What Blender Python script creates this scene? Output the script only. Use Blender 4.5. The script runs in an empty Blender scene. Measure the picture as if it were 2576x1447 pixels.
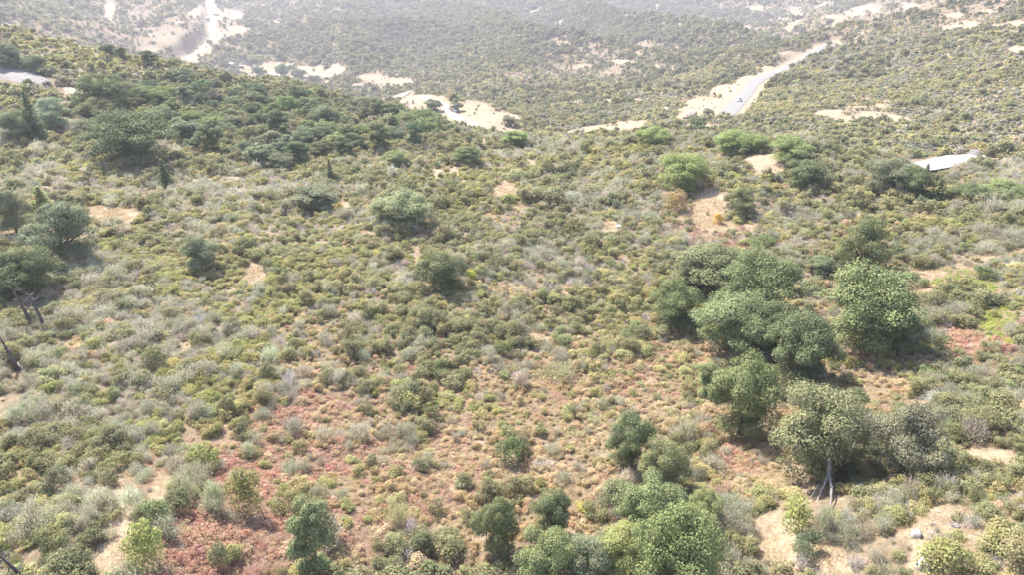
import bpy, math, random
import numpy as np
from mathutils import Vector

# ------------------------------------------------------------------ camera, sky, sun, exposure
scene = bpy.context.scene
C = scene.collection
PITCH = math.radians(-26.0)
FPX = 1717.0                       # focal length in pixels of a 2576 x 1448 picture
CX, CY = 1288.0, 724.0
cam_data = bpy.data.cameras.new('camera')
cam_data.sensor_width = 36.0
cam_data.lens = 36.0 * FPX / 2576.0
cam_data.clip_start = 0.5
cam_data.clip_end = 12000.0
cam = bpy.data.objects.new('camera', cam_data)
C.objects.link(cam)
cam.location = (0, 0, 0)
cam.rotation_euler = (math.pi / 2 + PITCH, 0, 0)
scene.camera = cam

SUN_EL = math.radians(51.0)
SUN_AZ = math.atan2(-0.62, 0.78)   # towards the sun: left and beyond
to_sun = Vector((math.sin(SUN_AZ) * math.cos(SUN_EL), math.cos(SUN_AZ) * math.cos(SUN_EL), math.sin(SUN_EL)))
world = bpy.data.worlds.new('World')
scene.world = world
world.use_nodes = True
wn = world.node_tree
wn.nodes.clear()
w_out = wn.nodes.new('ShaderNodeOutputWorld')
w_bg = wn.nodes.new('ShaderNodeBackground')
w_sky = wn.nodes.new('ShaderNodeTexSky')
w_sky.sky_type = 'NISHITA'
w_sky.sun_disc = False
w_sky.sun_elevation = SUN_EL
w_sky.sun_rotation = SUN_AZ
w_sky.altitude = 900.0
w_bg.inputs['Strength'].default_value = 0.125
wn.links.new(w_sky.outputs[0], w_bg.inputs[0])
wn.links.new(w_bg.outputs[0], w_out.inputs[0])

sun_data = bpy.data.lights.new('sun', 'SUN')
sun_data.energy = 4.8
sun_data.angle = math.radians(0.53)
sun_data.color = (1.0, 0.94, 0.845)
sun = bpy.data.objects.new('sun', sun_data)
C.objects.link(sun)
sun.rotation_euler = to_sun.to_track_quat('Z', 'Y').to_euler()

scene.view_settings.view_transform = 'Standard'
scene.view_settings.look = 'None'
scene.view_settings.exposure = 1.78
scene.view_settings.gamma = 1.0
scene.view_settings.use_curve_mapping = False
scene.cycles.use_denoising = True
scene.cycles.denoiser = 'OPENIMAGEDENOISE'
scene.cycles.denoising_input_passes = 'RGB_ALBEDO_NORMAL'
scene.cycles.denoising_prefilter = 'ACCURATE'
scene.cycles.max_bounces = 5
scene.cycles.diffuse_bounces = 3
scene.cycles.transmission_bounces = 3
scene.cycles.volume_bounces = 1
scene.cycles.transparent_max_bounces = 4
scene.cycles.caustics_reflective = False
scene.cycles.caustics_refractive = False

rng = np.random.default_rng(7)
random.seed(7)

# ------------------------------------------------------------------ picture <-> place
cp, sp = math.cos(PITCH), math.sin(PITCH)


def ray(u, v):
    a = (np.asarray(u, float) - CX) / FPX
    b = (CY - np.asarray(v, float)) / FPX
    return a, cp - b * sp, sp + b * cp          # x, y, z


def project(x, y, z):
    d = y * cp + z * sp
    up = -y * sp + z * cp
    d = np.maximum(d, 1e-3)
    return CX + FPX * x / d, CY - FPX * up / d


def vnoise(x, y, seed=0):
    xi, yi = np.floor(x).astype(np.int64), np.floor(y).astype(np.int64)
    fx, fy = x - xi, y - yi
    fx, fy = fx * fx * (3 - 2 * fx), fy * fy * (3 - 2 * fy)

    def h(i, j):
        n = (i * 374761393 + j * 668265263 + seed * 974634343) & 0xffffffff
        n = ((n ^ (n >> 13)) * 1274126177) & 0xffffffff
        return ((n ^ (n >> 16)) & 0xffff) / 65535.0
    a = h(xi, yi) * (1 - fx) + h(xi + 1, yi) * fx
    b = h(xi, yi + 1) * (1 - fx) + h(xi + 1, yi + 1) * fx
    return a * (1 - fy) + b * fy


def fbm(x, y, s, seed=0, octaves=3):
    t, amp, tot = 0, 1.0, 0.0
    for k in range(octaves):
        t = t + amp * vnoise(x / s * 2 ** k + 17.3 * k, y / s * 2 ** k - 9.1 * k, seed + k)
        tot += amp
        amp *= 0.5
    return t / tot


# ------------------------------------------------------------------ terrain: what lies how far away along each line of sight
CTRL = [
    # u, v, horizontal distance
    (0, 1447, 44), (0, 1200, 58), (0, 1000, 74), (0, 800, 95), (0, 600, 128), (0, 500, 152), (0, 400, 186), (0, 300, 226), (0, 200, 272), (0, 120, 316), (0, 62, 355),
    (400, 1447, 39), (400, 1200, 52), (400, 1000, 67), (400, 800, 87), (400, 600, 118), (400, 500, 142), (400, 400, 178), (400, 300, 224), (400, 200, 282), (400, 150, 316),
    (800, 1447, 37), (800, 1200, 49), (800, 1000, 63), (800, 800, 83), (800, 600, 112), (800, 500, 138), (800, 400, 176), (800, 320, 225), (800, 260, 275), (800, 225, 305),
    (1050, 400, 172), (1050, 340, 212), (1050, 285, 262),
    (1288, 1447, 36), (1288, 1200, 48), (1288, 1000, 62), (1288, 800, 82), (1288, 650, 103), (1288, 500, 136), (1288, 400, 172), (1288, 352, 200),
    (1700, 1447, 37.5), (1700, 1200, 50.5), (1700, 1000, 65.5), (1700, 800, 86), (1700, 650, 107), (1700, 500, 138), (1700, 400, 168), (1700, 338, 200),
    (2110, 1447, 39.5), (2110, 1200, 53), (2110, 1000, 68.5), (2110, 800, 89), (2110, 650, 110), (2110, 500, 138), (2110, 420, 159), (2110, 385, 174),
    (2576, 1447, 42), (2576, 1200, 56), (2576, 1000, 72), (2576, 800, 93), (2576, 700, 107), (2576, 600, 125), (2576, 515, 150), (2576, 470, 196), (2576, 430, 216), (2576, 380, 242), (2576, 300, 290), (2576, 200, 355), (2576, 100, 440), (2576, 40, 560), (2576, 0, 690),
    (2110, 345, 256), (2110, 290, 320), (2110, 240, 385), (2110, 190, 465), (2110, 145, 575), (2110, 102, 690),
    (2340, 490, 148), (2340, 462, 158), (2340, 425, 212), (2340, 390, 232), (2340, 320, 286), (2340, 240, 356), (2340, 160, 455), (2340, 100, 590), (2340, 50, 760), (2340, 0, 1050),
    # the spur with the left road
    (1290, 335, 292), (1180, 300, 318), (1288, 292, 330), (1070, 242, 400), (1200, 262, 370), (1000, 258, 395), (1500, 322, 285), (1620, 312, 290),
    # valley between, and the right road
    (1740, 322, 296), (1830, 284, 345), (1860, 253, 390), (1890, 208, 460), (1990, 166, 560),
    (1700, 262, 430), (1650, 292, 352), (1550, 262, 440), (1600, 220, 560), (1400, 232, 560), (1700, 182, 680), (1850, 120, 860),
    # far hillside
    (560, 168, 930), (680, 192, 860), (820, 188, 860), (520, 110, 1010), (530, 40, 1240), (530, 0, 1420), (200, 50, 1050), (200, 0, 1250), (0, 30, 980), (0, 0, 1120),
    (800, 130, 1000), (800, 60, 1260), (800, 0, 1560), (1000, 185, 800), (1000, 130, 980), (1288, 190, 690), (1288, 140, 860), (1288, 90, 1050), (1288, 45, 1280), (1288, 0, 1560),
    (1600, 150, 800), (1600, 100, 1000), (1600, 50, 1240), (1600, 0, 1560), (1900, 70, 1100), (1900, 30, 1350), (1900, 0, 1600), (2110, 60, 1050), (2110, 0, 1450),
    (0, -120, 1700), (530, -120, 2150), (1288, -120, 2250), (1900, -120, 2250), (2340, -120, 1900), (2576, -120, 1500),
]
HIDDEN = [
    (2340, 182, -60), (2576, 172, -52),  # u, horizontal distance, height: ground nobody sees from the air here, behind the crests
    (0, 420, -52), (0, 600, -92), (400, 380, -62), (400, 560, -108), (800, 375, -82), (800, 560, -118), (1050, 330, -80), (1288, 238, -60), (1700, 236, -60),
    (1050, 520, -104), (1240, 455, -92), (2110, 196, -49), (2110, 790, -92), (1420, 240, -62), (1800, 245, -64), (1560, 330, -76), (600, 700, -120),
    (1288, 10, -38), (300, 10, -38), (2300, 10, -40), (1288, 3200, 250), (0, 3000, 230), (2576, 3000, 260),
]
KT = 1.9


def polar_key(th, r):
    return th * KT, np.log(np.maximum(r, 8.0)) * 1.25


pts = []
for u, v, r in CTRL:
    x, y, z = ray(u, v)
    s = r / math.hypot(x, y)
    pts.append((math.atan2(x, y), r, z * s))
    if u in (0, 2576):             # the land goes on the same way past the frame's edges
        pts.append((math.atan2(x, y) * 1.45, r, z * s))
for u, r, z in HIDDEN:
    pts.append((math.atan((u - CX) / FPX), r, z))
pts = np.array(pts)
ka, kb = polar_key(pts[:, 0], pts[:, 1])
P = np.stack([ka, kb], 1)


def phi(d2):
    return np.sqrt(d2 + 0.012)


A = phi(((P[:, None] - P[None]) ** 2).sum(-1))
NP_ = len(P)
M = np.zeros((NP_ + 3, NP_ + 3))
# value used: slope-like z / r keeps the fit even from 40 m to 3 km
vals = pts[:, 2] / pts[:, 1]
M[:NP_, :NP_] = A + np.eye(NP_) * -0.004
M[:NP_, NP_] = 1
M[:NP_, NP_ + 1:] = P
M[NP_:, :NP_] = M[:NP_, NP_:].T
sol = np.linalg.solve(M, np.concatenate([vals, [0, 0, 0]]))


def h_smooth(x, y):
    x, y = np.asarray(x, float), np.asarray(y, float)
    shp = x.shape
    x, y = x.ravel(), y.ravel()
    r = np.hypot(x, y)
    th = np.clip(np.arctan2(x, y), -0.95, 0.95)
    out = np.empty(len(x))
    for i in range(0, len(x), 40000):
        sl = slice(i, i + 40000)
        a, b = polar_key(th[sl], r[sl])
        d2 = (a[:, None] - P[None, :, 0]) ** 2 + (b[:, None] - P[None, :, 1]) ** 2
        out[sl] = phi(d2) @ sol[:NP_] + sol[NP_] + sol[NP_ + 1] * a + sol[NP_ + 2] * b
    return (out * np.maximum(r, 8.0)).reshape(shp)


def relief(x, y):
    r = np.hypot(x, y)
    z = (fbm(x, y, 9.0, 3, 2) - 0.5) * 0.8 + (fbm(x, y, 34.0, 5, 2) - 0.5) * 2.2 * np.clip(r / 150, 0.2, 1)
    far = np.clip((r - 420) / 500, 0, 1)
    rid = 1 - np.abs(2 * fbm(x + 0.3 * y, y * 0.34, 215.0, 11, 3) - 1)
    z = z + far * (rid - 0.72) * 84 + far * (fbm(x, y, 60.0, 13, 3) - 0.5) * 9
    return z


# roads first as smooth-ground polylines, the ground is levelled under them below
ROADS_D = {
    'highway': ([(2104, 105), (2062, 124), (1996, 160), (1950, 183), (1915, 197), (1892, 213), (1874, 238), (1858, 256), (1842, 274), (1826, 288)], 3.6),
    'pass_road': ([(1062, 243), (1076, 250), (1104, 258), (1122, 270), (1136, 288), (1158, 301), (1190, 317), (1230, 331), (1275, 341), (1330, 352)], 2.7),
    'ranch_track': ([(524, -30), (528, 4), (534, 24), (536, 46), (530, 70), (537, 84), (531, 98), (508, 120), (480, 140), (462, 150)], 2.6),
    'dirt_drive': ([(588, 170), (610, 168), (640, 172), (662, 180), (690, 186), (704, 196)], 1.6),
}


def hit_fn(hf, u, v, rmin=20.0, rmax=3500.0, n=700):
    u, v = np.atleast_1d(np.asarray(u, float)), np.atleast_1d(np.asarray(v, float))
    dx, dy, dz = ray(u, v)
    hz = np.hypot(dx, dy)
    rr = np.exp(np.linspace(math.log(rmin), math.log(rmax), n))
    X, Y, Z = [(k / hz)[:, None] * rr[None] for k in (dx, dy, dz)]
    gap = Z - hf(X, Y)
    below = gap <= 0
    i = np.where(below.any(1), below.argmax(1), n - 1)
    i0 = np.maximum(i - 1, 0)
    k = np.arange(len(u))
    g0, g1 = gap[k, i0], gap[k, i]
    t = np.clip(g0 / np.maximum(g0 - g1, 1e-6), 0, 1)
    r = rr[i0] + (rr[i] - rr[i0]) * t
    x, y = dx / hz * r, dy / hz * r
    return x, y, hf(x, y)


def smooth_line(p, step):
    p = np.asarray(p, float)
    for _ in range(3):
        q = np.empty((len(p) * 2, 2))
        nx = np.vstack([p[1:], p[-1:]])
        q[0::2] = p * .75 + nx * .25
        q[1::2] = p * .25 + nx * .75
        q[0], p_end = p[0], p[-1]
        p = np.vstack([q[:-2], p_end])
    seg = np.hypot(*np.diff(p, axis=0).T)
    s = np.concatenate([[0], np.cumsum(seg)])
    t = np.linspace(0, s[-1], max(4, int(s[-1] / step)))
    return np.stack([np.interp(t, s, p[:, 0]), np.interp(t, s, p[:, 1])], 1)


ROADS = {}
for k, (pl, hw) in ROADS_D.items():
    pl = np.array(pl, float)
    x, y, z = hit_fn(h_smooth, pl[:, 0], pl[:, 1])
    line = smooth_line(np.stack([x, y], 1), 4.0)
    zz = h_smooth(line[:, 0], line[:, 1])
    ker = np.ones(9) / 9
    zz = np.convolve(np.pad(zz, 4, 'edge'), ker, 'valid')
    ROADS[k] = (line, zz, hw)


def road_blend(x, y):
    """distance to the nearest road's edge, and that road's height"""
    shp = np.shape(x)
    x, y = np.ravel(x), np.ravel(y)
    best = np.full(len(x), 1e6)
    hz = np.zeros(len(x))
    for line, zz, hw in ROADS.values():
        lo, hi = line.min(0) - 40, line.max(0) + 40
        sel = np.where((x > lo[0]) & (x < hi[0]) & (y > lo[1]) & (y < hi[1]))[0]
        for i in range(0, len(sel), 40000):
            s = sel[i:i + 40000]
            d2 = (x[s][:, None] - line[None, :, 0]) ** 2 + (y[s][:, None] - line[None, :, 1]) ** 2
            j = d2.argmin(1)
            d = np.sqrt(d2[np.arange(len(s)), j]) - hw
            up = d < best[s]
            best[s[up]] = d[up]
            hz[s[up]] = zz[j[up]]
    return best.reshape(shp), hz.reshape(shp)


def ground(x, y):
    x, y = np.asarray(x, float), np.asarray(y, float)
    z = h_smooth(x, y) + relief(x, y)
    d, hz = road_blend(x, y)
    w = np.clip(1 - (d - 2.5) / 9.0, 0, 1)
    w = w * w * (3 - 2 * w)
    return z * (1 - w) + hz * w


# a lookup grid of the ground makes placing tens of thousands of plants quick (polar, fine where the ground is near)
TH = np.linspace(-0.98, 0.98, 620)
RR = np.exp(np.linspace(math.log(14.0), math.log(3200.0), 780))
GX, GY = np.sin(TH)[:, None] * RR[None], np.cos(TH)[:, None] * RR[None]
GZ = ground(GX, GY)


def gz(x, y):
    shp = np.shape(x)
    x, y = np.ravel(x), np.ravel(y)
    th = np.arctan2(x, y)
    ab = np.abs(th)
    th = np.where(ab > 0.98, np.sign(th) * 0.98 * (1 - (ab - 0.98) / (math.pi - 0.98)), th)   # behind the camera the land mirrors round
    th = np.clip(th, TH[0], TH[-1] - 1e-6)
    r = np.clip(np.hypot(x, y), RR[0], RR[-1] * 0.9999)
    a = (th - TH[0]) / (TH[1] - TH[0])
    b = (np.log(r) - math.log(RR[0])) / (math.log(RR[1]) - math.log(RR[0]))
    i, j = np.minimum(a.astype(int), len(TH) - 2), np.minimum(b.astype(int), len(RR) - 2)
    fa, fb = a - i, b - j
    z = (GZ[i, j] * (1 - fa) * (1 - fb) + GZ[i + 1, j] * fa * (1 - fb) + GZ[i, j + 1] * (1 - fa) * fb + GZ[i + 1, j + 1] * fa * fb)
    return z.reshape(shp)


def hit(u, v):
    x, y, z = hit_fn(gz, u, v, n=1400)
    return (x, y, z) if np.ndim(u) else (float(x[0]), float(y[0]), float(z[0]))


ELEV = GZ / RR[None]
HORIZON = np.maximum.accumulate(ELEV, axis=1)


def seen(x, y, top, slack):
    """roughly: would a plant of height TOP here stand above the ground in front of it"""
    th = np.arctan2(x, y)
    r = np.hypot(x, y)
    i = np.clip(((th - TH[0]) / (TH[1] - TH[0])).round().astype(int), 0, len(TH) - 1)
    j = np.clip(((np.log(r * 0.985) - math.log(RR[0])) / (math.log(RR[1]) - math.log(RR[0]))).astype(int), 0, len(RR) - 1)
    return (gz(x, y) + top + slack) / r > HORIZON[i, j]


# ------------------------------------------------------------------ what grows where (read off the photograph, kept on the ground)
BARE = [  # u, v, ru, rv, strength: open soil and dry grass
    (305, 545, 48, 22, 1.2), (250, 530, 34, 14, 1), (95, 625, 34, 24, .9), (150, 655, 26, 14, .9), (20, 590, 30, 14, .8), (862, 522, 24, 14, 1.2), (640, 695, 22, 26, .8),
    (325, 1330, 25, 56, 1.5), (312, 1240, 27, 36, 1.1), (298, 1410, 56, 44, 1.5), (410, 1225, 30, 26, .9), (20, 1035, 34, 16, 1), (105, 1005, 14, 8, .9), (265, 1028, 20, 9, 1),
    (1100, 436, 18, 12, 1.1), (1145, 430, 12, 14, 1), (1270, 478, 20, 16, 1.1), (1310, 520, 50, 7, .9), (1230, 545, 40, 6, .7), (1385, 545, 9, 14, 1), (1530, 572, 20, 16, 1.1),
    (1785, 515, 34, 36, 1.1), (1750, 545, 50, 16, .9), (1800, 570, 46, 10, 1), (1940, 418, 32, 26, 1.2), (1905, 398, 24, 9, 1), (1890, 560, 16, 14, 1), (1340, 720, 40, 34, .34), (1420, 755, 8, 26, .8),
    (2320, 686, 52, 9, 1.3), (2240, 1215, 26, 18, 1.1), (2470, 1150, 64, 24, 1.2), (2540, 1105, 40, 12, 1), (2530, 1170, 46, 12, .8), (1985, 1362, 58, 60, 1.3), (2050, 1410, 84, 34, 1.1), (1950, 1420, 30, 26, .8), (2308, 1365, 17, 52, 1.3), (2290, 1340, 30, 14, .7), (2300, 1425, 18, 10, .8),
    (1350, 850, 26, 12, .8), (1050, 640, 7, 24, .8), (930, 585, 26, 8, .9), (470, 880, 14, 18, .7), (50, 945, 22, 16, .9), (255, 1300, 12, 9, .8), (190, 590, 40, 12, .8),
    (820, 430, 16, 6, .6), (500, 455, 26, 5, .9), (580, 450, 22, 4, .8), (1240, 380, 40, 5, .8), (1310, 375, 20, 5, .9), (1200, 355, 40, 5, .8), (1135, 388, 20, 5, .7), (720, 340, 10, 16, .6), (170, 240, 16, 9, .9), (225, 262, 20, 8, .8),
    (2340, 735, 30, 10, .6), (2480, 650, 46, 7, .5), (2560, 640, 30, 8, .5), (1660, 1250, 10, 8, .6),
    # farther away
    (822, 176, 44, 16, 1.4), (760, 184, 52, 20, 1.4), (690, 172, 52, 17, 1.4), (650, 190, 28, 9, 1.1), (620, 172, 28, 12, 1.1), (480, 150, 26, 10, 1.2), (512, 122, 26, 16, 1.2), (545, 98, 18, 22, 1), (595, 78, 30, 13, 1.2), (570, 40, 34, 14, .9), (500, 30, 26, 16, .9), (530, 70, 9, 60, .9), (380, 125, 26, 10, .7), (275, 25, 14, 26, .7), (20, 65, 20, 8, .7),
    (940, 195, 60, 10, .55), (1010, 205, 30, 8, .7), (900, 215, 20, 8, .6),
    (1180, 290, 62, 26, 1.3), (1250, 318, 40, 13, 1.3), (1085, 262, 40, 15, 1.2), (1040, 252, 34, 8, 1.1), (1230, 300, 40, 14, 1.1), (1310, 338, 22, 7, 1.2), (1295, 300, 14, 6, .9), (985, 250, 26, 5, 1),
    (1530, 322, 64, 8, 1.3), (1590, 312, 34, 7, 1.3), (1470, 330, 34, 6, 1.1),
    (1770, 276, 44, 16, 1.3), (1730, 290, 26, 9, 1.2), (1800, 262, 40, 14, 1.3), (1760, 318, 26, 8, 1.1), (1835, 232, 34, 14, 1.3), (1880, 202, 26, 12, 1.2), (1940, 172, 40, 8, 1.2), (2020, 138, 50, 8, 1.3), (2080, 110, 36, 6, 1.2), (1985, 158, 30, 7, 1.1),
    (2150, 300, 60, 9, .9), (2090, 285, 40, 8, .8), (2260, 300, 24, 8, .8), (2220, 265, 30, 6, .5), (2240, 255, 24, 5, .5), (2120, 245, 24, 6, .4), (2190, 290, 40, 9, .7),
    (2180, 24, 36, 9, 1.3), (2150, 34, 28, 7, 1.2), (2290, 15, 24, 8, 1.2), (2100, 42, 40, 6, .9), (2400, 38, 44, 9, .8), (2440, 62, 40, 7, 1.2), (2400, 70, 36, 6, 1.1), (2510, 68, 40, 6, .9), (2560, 125, 26, 11, 1.4), (2480, 30, 30, 8, .8), (2560, 60, 20, 9, .9), (2540, 80, 34, 5, .7),
    (1960, 50, 40, 10, .5), (1880, 70, 16, 8, .7), (1470, 165, 30, 8, .6), (1560, 155, 46, 6, .7), (1420, 110, 26, 7, .5), (1310, 90, 30, 9, .4), (1820, 58, 14, 6, .9), (1900, 20, 40, 10, .5), (2000, 30, 30, 12, .6), (2040, 60, 20, 10, .5),
    (1210, 145, 20, 5, .7), (1650, 165, 10, 6, .6), (1030, 230, 10, 3, .4),
    # thin cover with soil showing through
    (450, 70, 220, 62, 0.29), (2380, 46, 250, 42, 0.26), (920, 200, 110, 24, 0.30), (1500, 145, 170, 40, 0.31), (2180, 285, 130, 36, 0.32), (150, 580, 140, 50, 0.29), (1300, 560, 240, 40, 0.25), (1150, 420, 190, 36, 0.27),
    (1780, 540, 90, 60, 0.35), (2400, 1330, 190, 110, 0.34), (1980, 1400, 120, 50, .40), (2250, 1000, 150, 70, 0.22), (300, 1380, 100, 70, 0.29), (100, 1000, 130, 60, 0.24), (2400, 672, 160, 24, 0.30), (1950, 1400, 120, 60, 0.31), (520, 590, 260, 40, 0.21), (2500, 1140, 90, 50, 0.29),
]
VEG = [  # u, v, ru, rv, kind, weight
    (700, 640, 260, 75, 'G', 2.6), (860, 760, 240, 80, 'G', 1.5), (560, 960, 90, 90, 'G', 2.2), (70, 1150, 90, 90, 'G', 2.4), (160, 150, 260, 60, 'G', 2.0), (1250, 415, 420, 50, 'G', 1.8), (1150, 480, 300, 40, 'G', 1.2), (1080, 720, 120, 80, 'G', 1.0),
    (2350, 520, 260, 60, 'G', 1.2), (950, 880, 70, 50, 'G', 1.5), (600, 420, 200, 40, 'G', 1.6), (200, 400, 200, 40, 'G', 1.2), (1570, 640, 140, 70, 'G', 1.0), (380, 1080, 60, 40, 'G', 1.2),
    (150, 900, 260, 160, 'S', 1.6), (150, 1280, 170, 150, 'S', 2.0), (330, 1040, 190, 80, 'S', 1.6), (380, 480, 220, 40, 'S', 1.4), (1000, 555, 330, 26, 'S', 1.8), (1350, 600, 160, 40, 'S', 1.2), (2300, 1300, 240, 130, 'S', 2.0), (2480, 1000, 140, 110, 'S', 1.2), (2400, 640, 190, 38, 'S', 2.2), (1380, 900, 70, 40, 'S', 1.0),
    (330, 470, 180, 40, 'D', .8), (1000, 560, 300, 26, 'D', 1.3), (1400, 620, 200, 60, 'D', .8), (200, 400, 110, 24, 'D', 1.0), (1330, 720, 90, 50, 'D', .8), (2250, 970, 140, 40, 'D', .9), (500, 800, 50, 30, 'D', .8), (700, 905, 60, 60, 'D', .7), (2340, 1400, 150, 60, 'D', .6), (2450, 690, 90, 26, 'D', .6),
    (1150, 1180, 330, 140, 'B', 3.6), (1450, 1120, 240, 130, 'B', 2.2), (1500, 960, 200, 80, 'B', 2.6), (1750, 1010, 120, 100, 'B', 3.0), (1820, 1080, 60, 40, 'B', 3.0), (1100, 1360, 200, 90, 'B', 2.8), (850, 930, 150, 60, 'B', .9), (1450, 1320, 140, 80, 'B', 2.0), (2200, 930, 170, 70, 'B', 2.4), (2150, 1000, 120, 70, 'B', 2.0), (1900, 1150, 110, 80, 'B', 2.4), (1000, 1000, 260, 60, 'B', 1.2), (2450, 1050, 110, 40, 'B', 1.0), (1250, 760, 130, 60, 'B', .7), (1700, 900, 120, 60, 'B', 2.0), (880, 1420, 120, 40, 'B', 1.8), (2260, 760, 120, 60, 'B', 1.2), (2130, 760, 70, 120, 'B', 1.4),
    (510, 1170, 110, 60, 'R', 3.4), (640, 1180, 70, 60, 'R', 2.8), (540, 1290, 120, 70, 'R', 3.4), (650, 1380, 150, 80, 'R', 3.0), (800, 1080, 120, 60, 'R', 3.0), (900, 1160, 160, 70, 'R', 2.0), (470, 1420, 60, 60, 'R', 3.0), (1710, 905, 70, 50, 'R', 4.0), (1560, 1000, 100, 40, 'R', 1.8), (2440, 850, 70, 60, 'R', 4.0), (1840, 1150, 70, 45, 'R', 3.4), (2330, 745, 60, 34, 'R', 3.4), (1200, 1280, 240, 50, 'R', 1.2), (760, 1300, 70, 60, 'R', 3.0), (880, 1380, 60, 60, 'R', 2.0), (2390, 1110, 60, 26, 'R', 1.4), (1050, 960, 80, 50, 'R', 1.4), (2250, 1010, 90, 30, 'R', 1.0),
    (2370, 704, 46, 20, 'Y', 40.0), (2475, 735, 48, 34, 'Y', 40.0), (2508, 790, 34, 48, 'Y', 40.0), (2460, 780, 40, 14, 'Y', 3.0),
    (1790, 590, 80, 18, 'P', 5.0), (1880, 615, 60, 18, 'P', 4.0), (750, 1440, 140, 26, 'P', 2.2), (900, 1330, 50, 40, 'P', 1.2), (2040, 640, 30, 40, 'P', 2.0), (280, 465, 120, 26, 'P', .8),
    (560, 290, 260, 70, 'O', 1.4), (850, 300, 300, 60, 'O', 1.8), (1200, 620, 260, 120, 'O', .5), (1250, 870, 200, 100, 'O', .8), (2000, 440, 140, 50, 'O', 1.2),
    (1080, 1140, 280, 120, 'R', 2.0), (1350, 1290, 220, 90, 'R', 1.4), (1560, 990, 160, 80, 'R', 1.8),
    (1200, 76, 430, 60, 'O', 4.6), (950, 120, 200, 40, 'O', 2.6), (1500, 66, 230, 60, 'O', 4.0), (1850, 90, 150, 50, 'O', .8),  # far oaks, weighted up so their dark tint also shades the less lit slope
    (450, 60, 240, 60, 'P', 2.6), (1480, 150, 130, 40, 'P', 3.0), (300, 100, 200, 36, 'P', 2.2), (760, 40, 120, 40, 'P', 1.6), (1250, 120, 200, 24, 'P', 1.4), (1500, 188, 180, 26, 'P', 1.6), (1700, 140, 60, 24, 'P', 1.1), (880, 60, 120, 46, 'P', .6), (1320, 30, 60, 36, 'P', .7), (2100, 50, 150, 36, 'P', .8), (2480, 40, 160, 40, 'P', .8), (950, 215, 90, 20, 'P', 1.0), (1900, 40, 100, 30, 'P', .6),
    (1310, 190, 60, 16, 'R', .5), (2190, 250, 30, 8, 'R', .9), (1460, 170, 50, 14, 'R', .7),
    (2300, 200, 240, 90, 'G', 1.6), (1900, 260, 220, 60, 'G', 1.6), (2450, 260, 200, 70, 'S', 2.4), (2200, 150, 160, 50, 'S', 2.2), (1180, 165, 360, 28, 'G', 1.6), (1450, 215, 260, 30, 'G', 1.4), (1250, 175, 300, 30, 'S', 1.0), (2150, 290, 120, 30, 'S', 1.0),
]
KINDS = 'GSDBRYPO'
BASE = dict(G=.80, S=.74, D=.17, B=.16, R=.0, Y=.0, P=.02, O=.42)
BARE_A, VEG_N = np.array(BARE), np.array([[a, b, c, d, w] for a, b, c, d, k, w in VEG])
VEG_K = np.array([KINDS.index(k) for *_x, k, _w in VEG])


def bareness(x, y, z):
    u, v = project(x, y, z)
    d = np.hypot(x, y)
    th, ld = np.arctan2(x, y), np.log(np.maximum(d, 5.0))     # patch edges fray in proportion to how far off they are
    nx, ny = th * 16.0, ld * 16.0
    m = np.zeros(np.shape(u))
    warp = 0.22 + 2.1 * fbm(nx, ny, 0.8, 41, 3) ** 1.5 + 0.6 * vnoise(nx * 5, ny * 5, 44)
    for a, b, c, e, w in BARE_A:
        if w > .6 and b > 205:                       # shrubs lean over the edges of what is read off as open
            c, e, w = c * 1.15, e * 1.15, w + .1
        q = (((u - a) / c) ** 2 + ((v - b) / e) ** 2) * warp
        near = q < 4
        m[near] = np.maximum(m[near], w * np.exp(-0.75 * q[near] ** 1.3))
    n = fbm(nx, ny, 1.0, 31, 3)
    rd, _ = road_blend(x, y)
    m = np.maximum(m, np.where(rd < 7, np.clip(1.15 - rd / 6.0, 0, 2), 0))
    stray = np.clip((fbm(th * 60.0, ld * 60.0, 1.7, 57, 3) - 0.68) * 5, 0, 1) * .7
    return np.maximum(m + (n - 0.5) * 0.7 * (m > 0.04), stray)


def veg_weights(x, y, z):
    u, v = project(x, y, z)
    d = np.hypot(x, y)
    w = np.zeros((len(u), len(KINDS)))
    for i, k in enumerate(KINDS):
        n = fbm(x, y, 7.5 + 0.02 * d.mean(), 70 + i * 5, 3)
        w[:, i] = BASE[k] * np.exp((n - 0.5) * 7.5)
    boost = {KINDS.index('P'): 1.6, KINDS.index('B'): 4.2, KINDS.index('R'): 3.3}
    for (a, b, c, e, s), k in zip(VEG_N, VEG_K):
        q = ((u - a) / c) ** 2 + ((v - b) / e) ** 2
        n = fbm(x, y, 5.0, 200 + int(k), 2)
        w[:, k] += boost.get(int(k), 1.0) * s * np.exp(-q ** 1.2 * 0.9) * np.exp((n - 0.5) * 5)
    return w / w.sum(1, keepdims=True)


# ------------------------------------------------------------------ materials
def new_mat(name):
    m = bpy.data.materials.new(name)
    m.use_nodes = True
    nt = m.node_tree
    nt.nodes.clear()
    return m, nt, nt.nodes.new('ShaderNodeOutputMaterial')


LEAF_GAIN = 2.0


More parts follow.
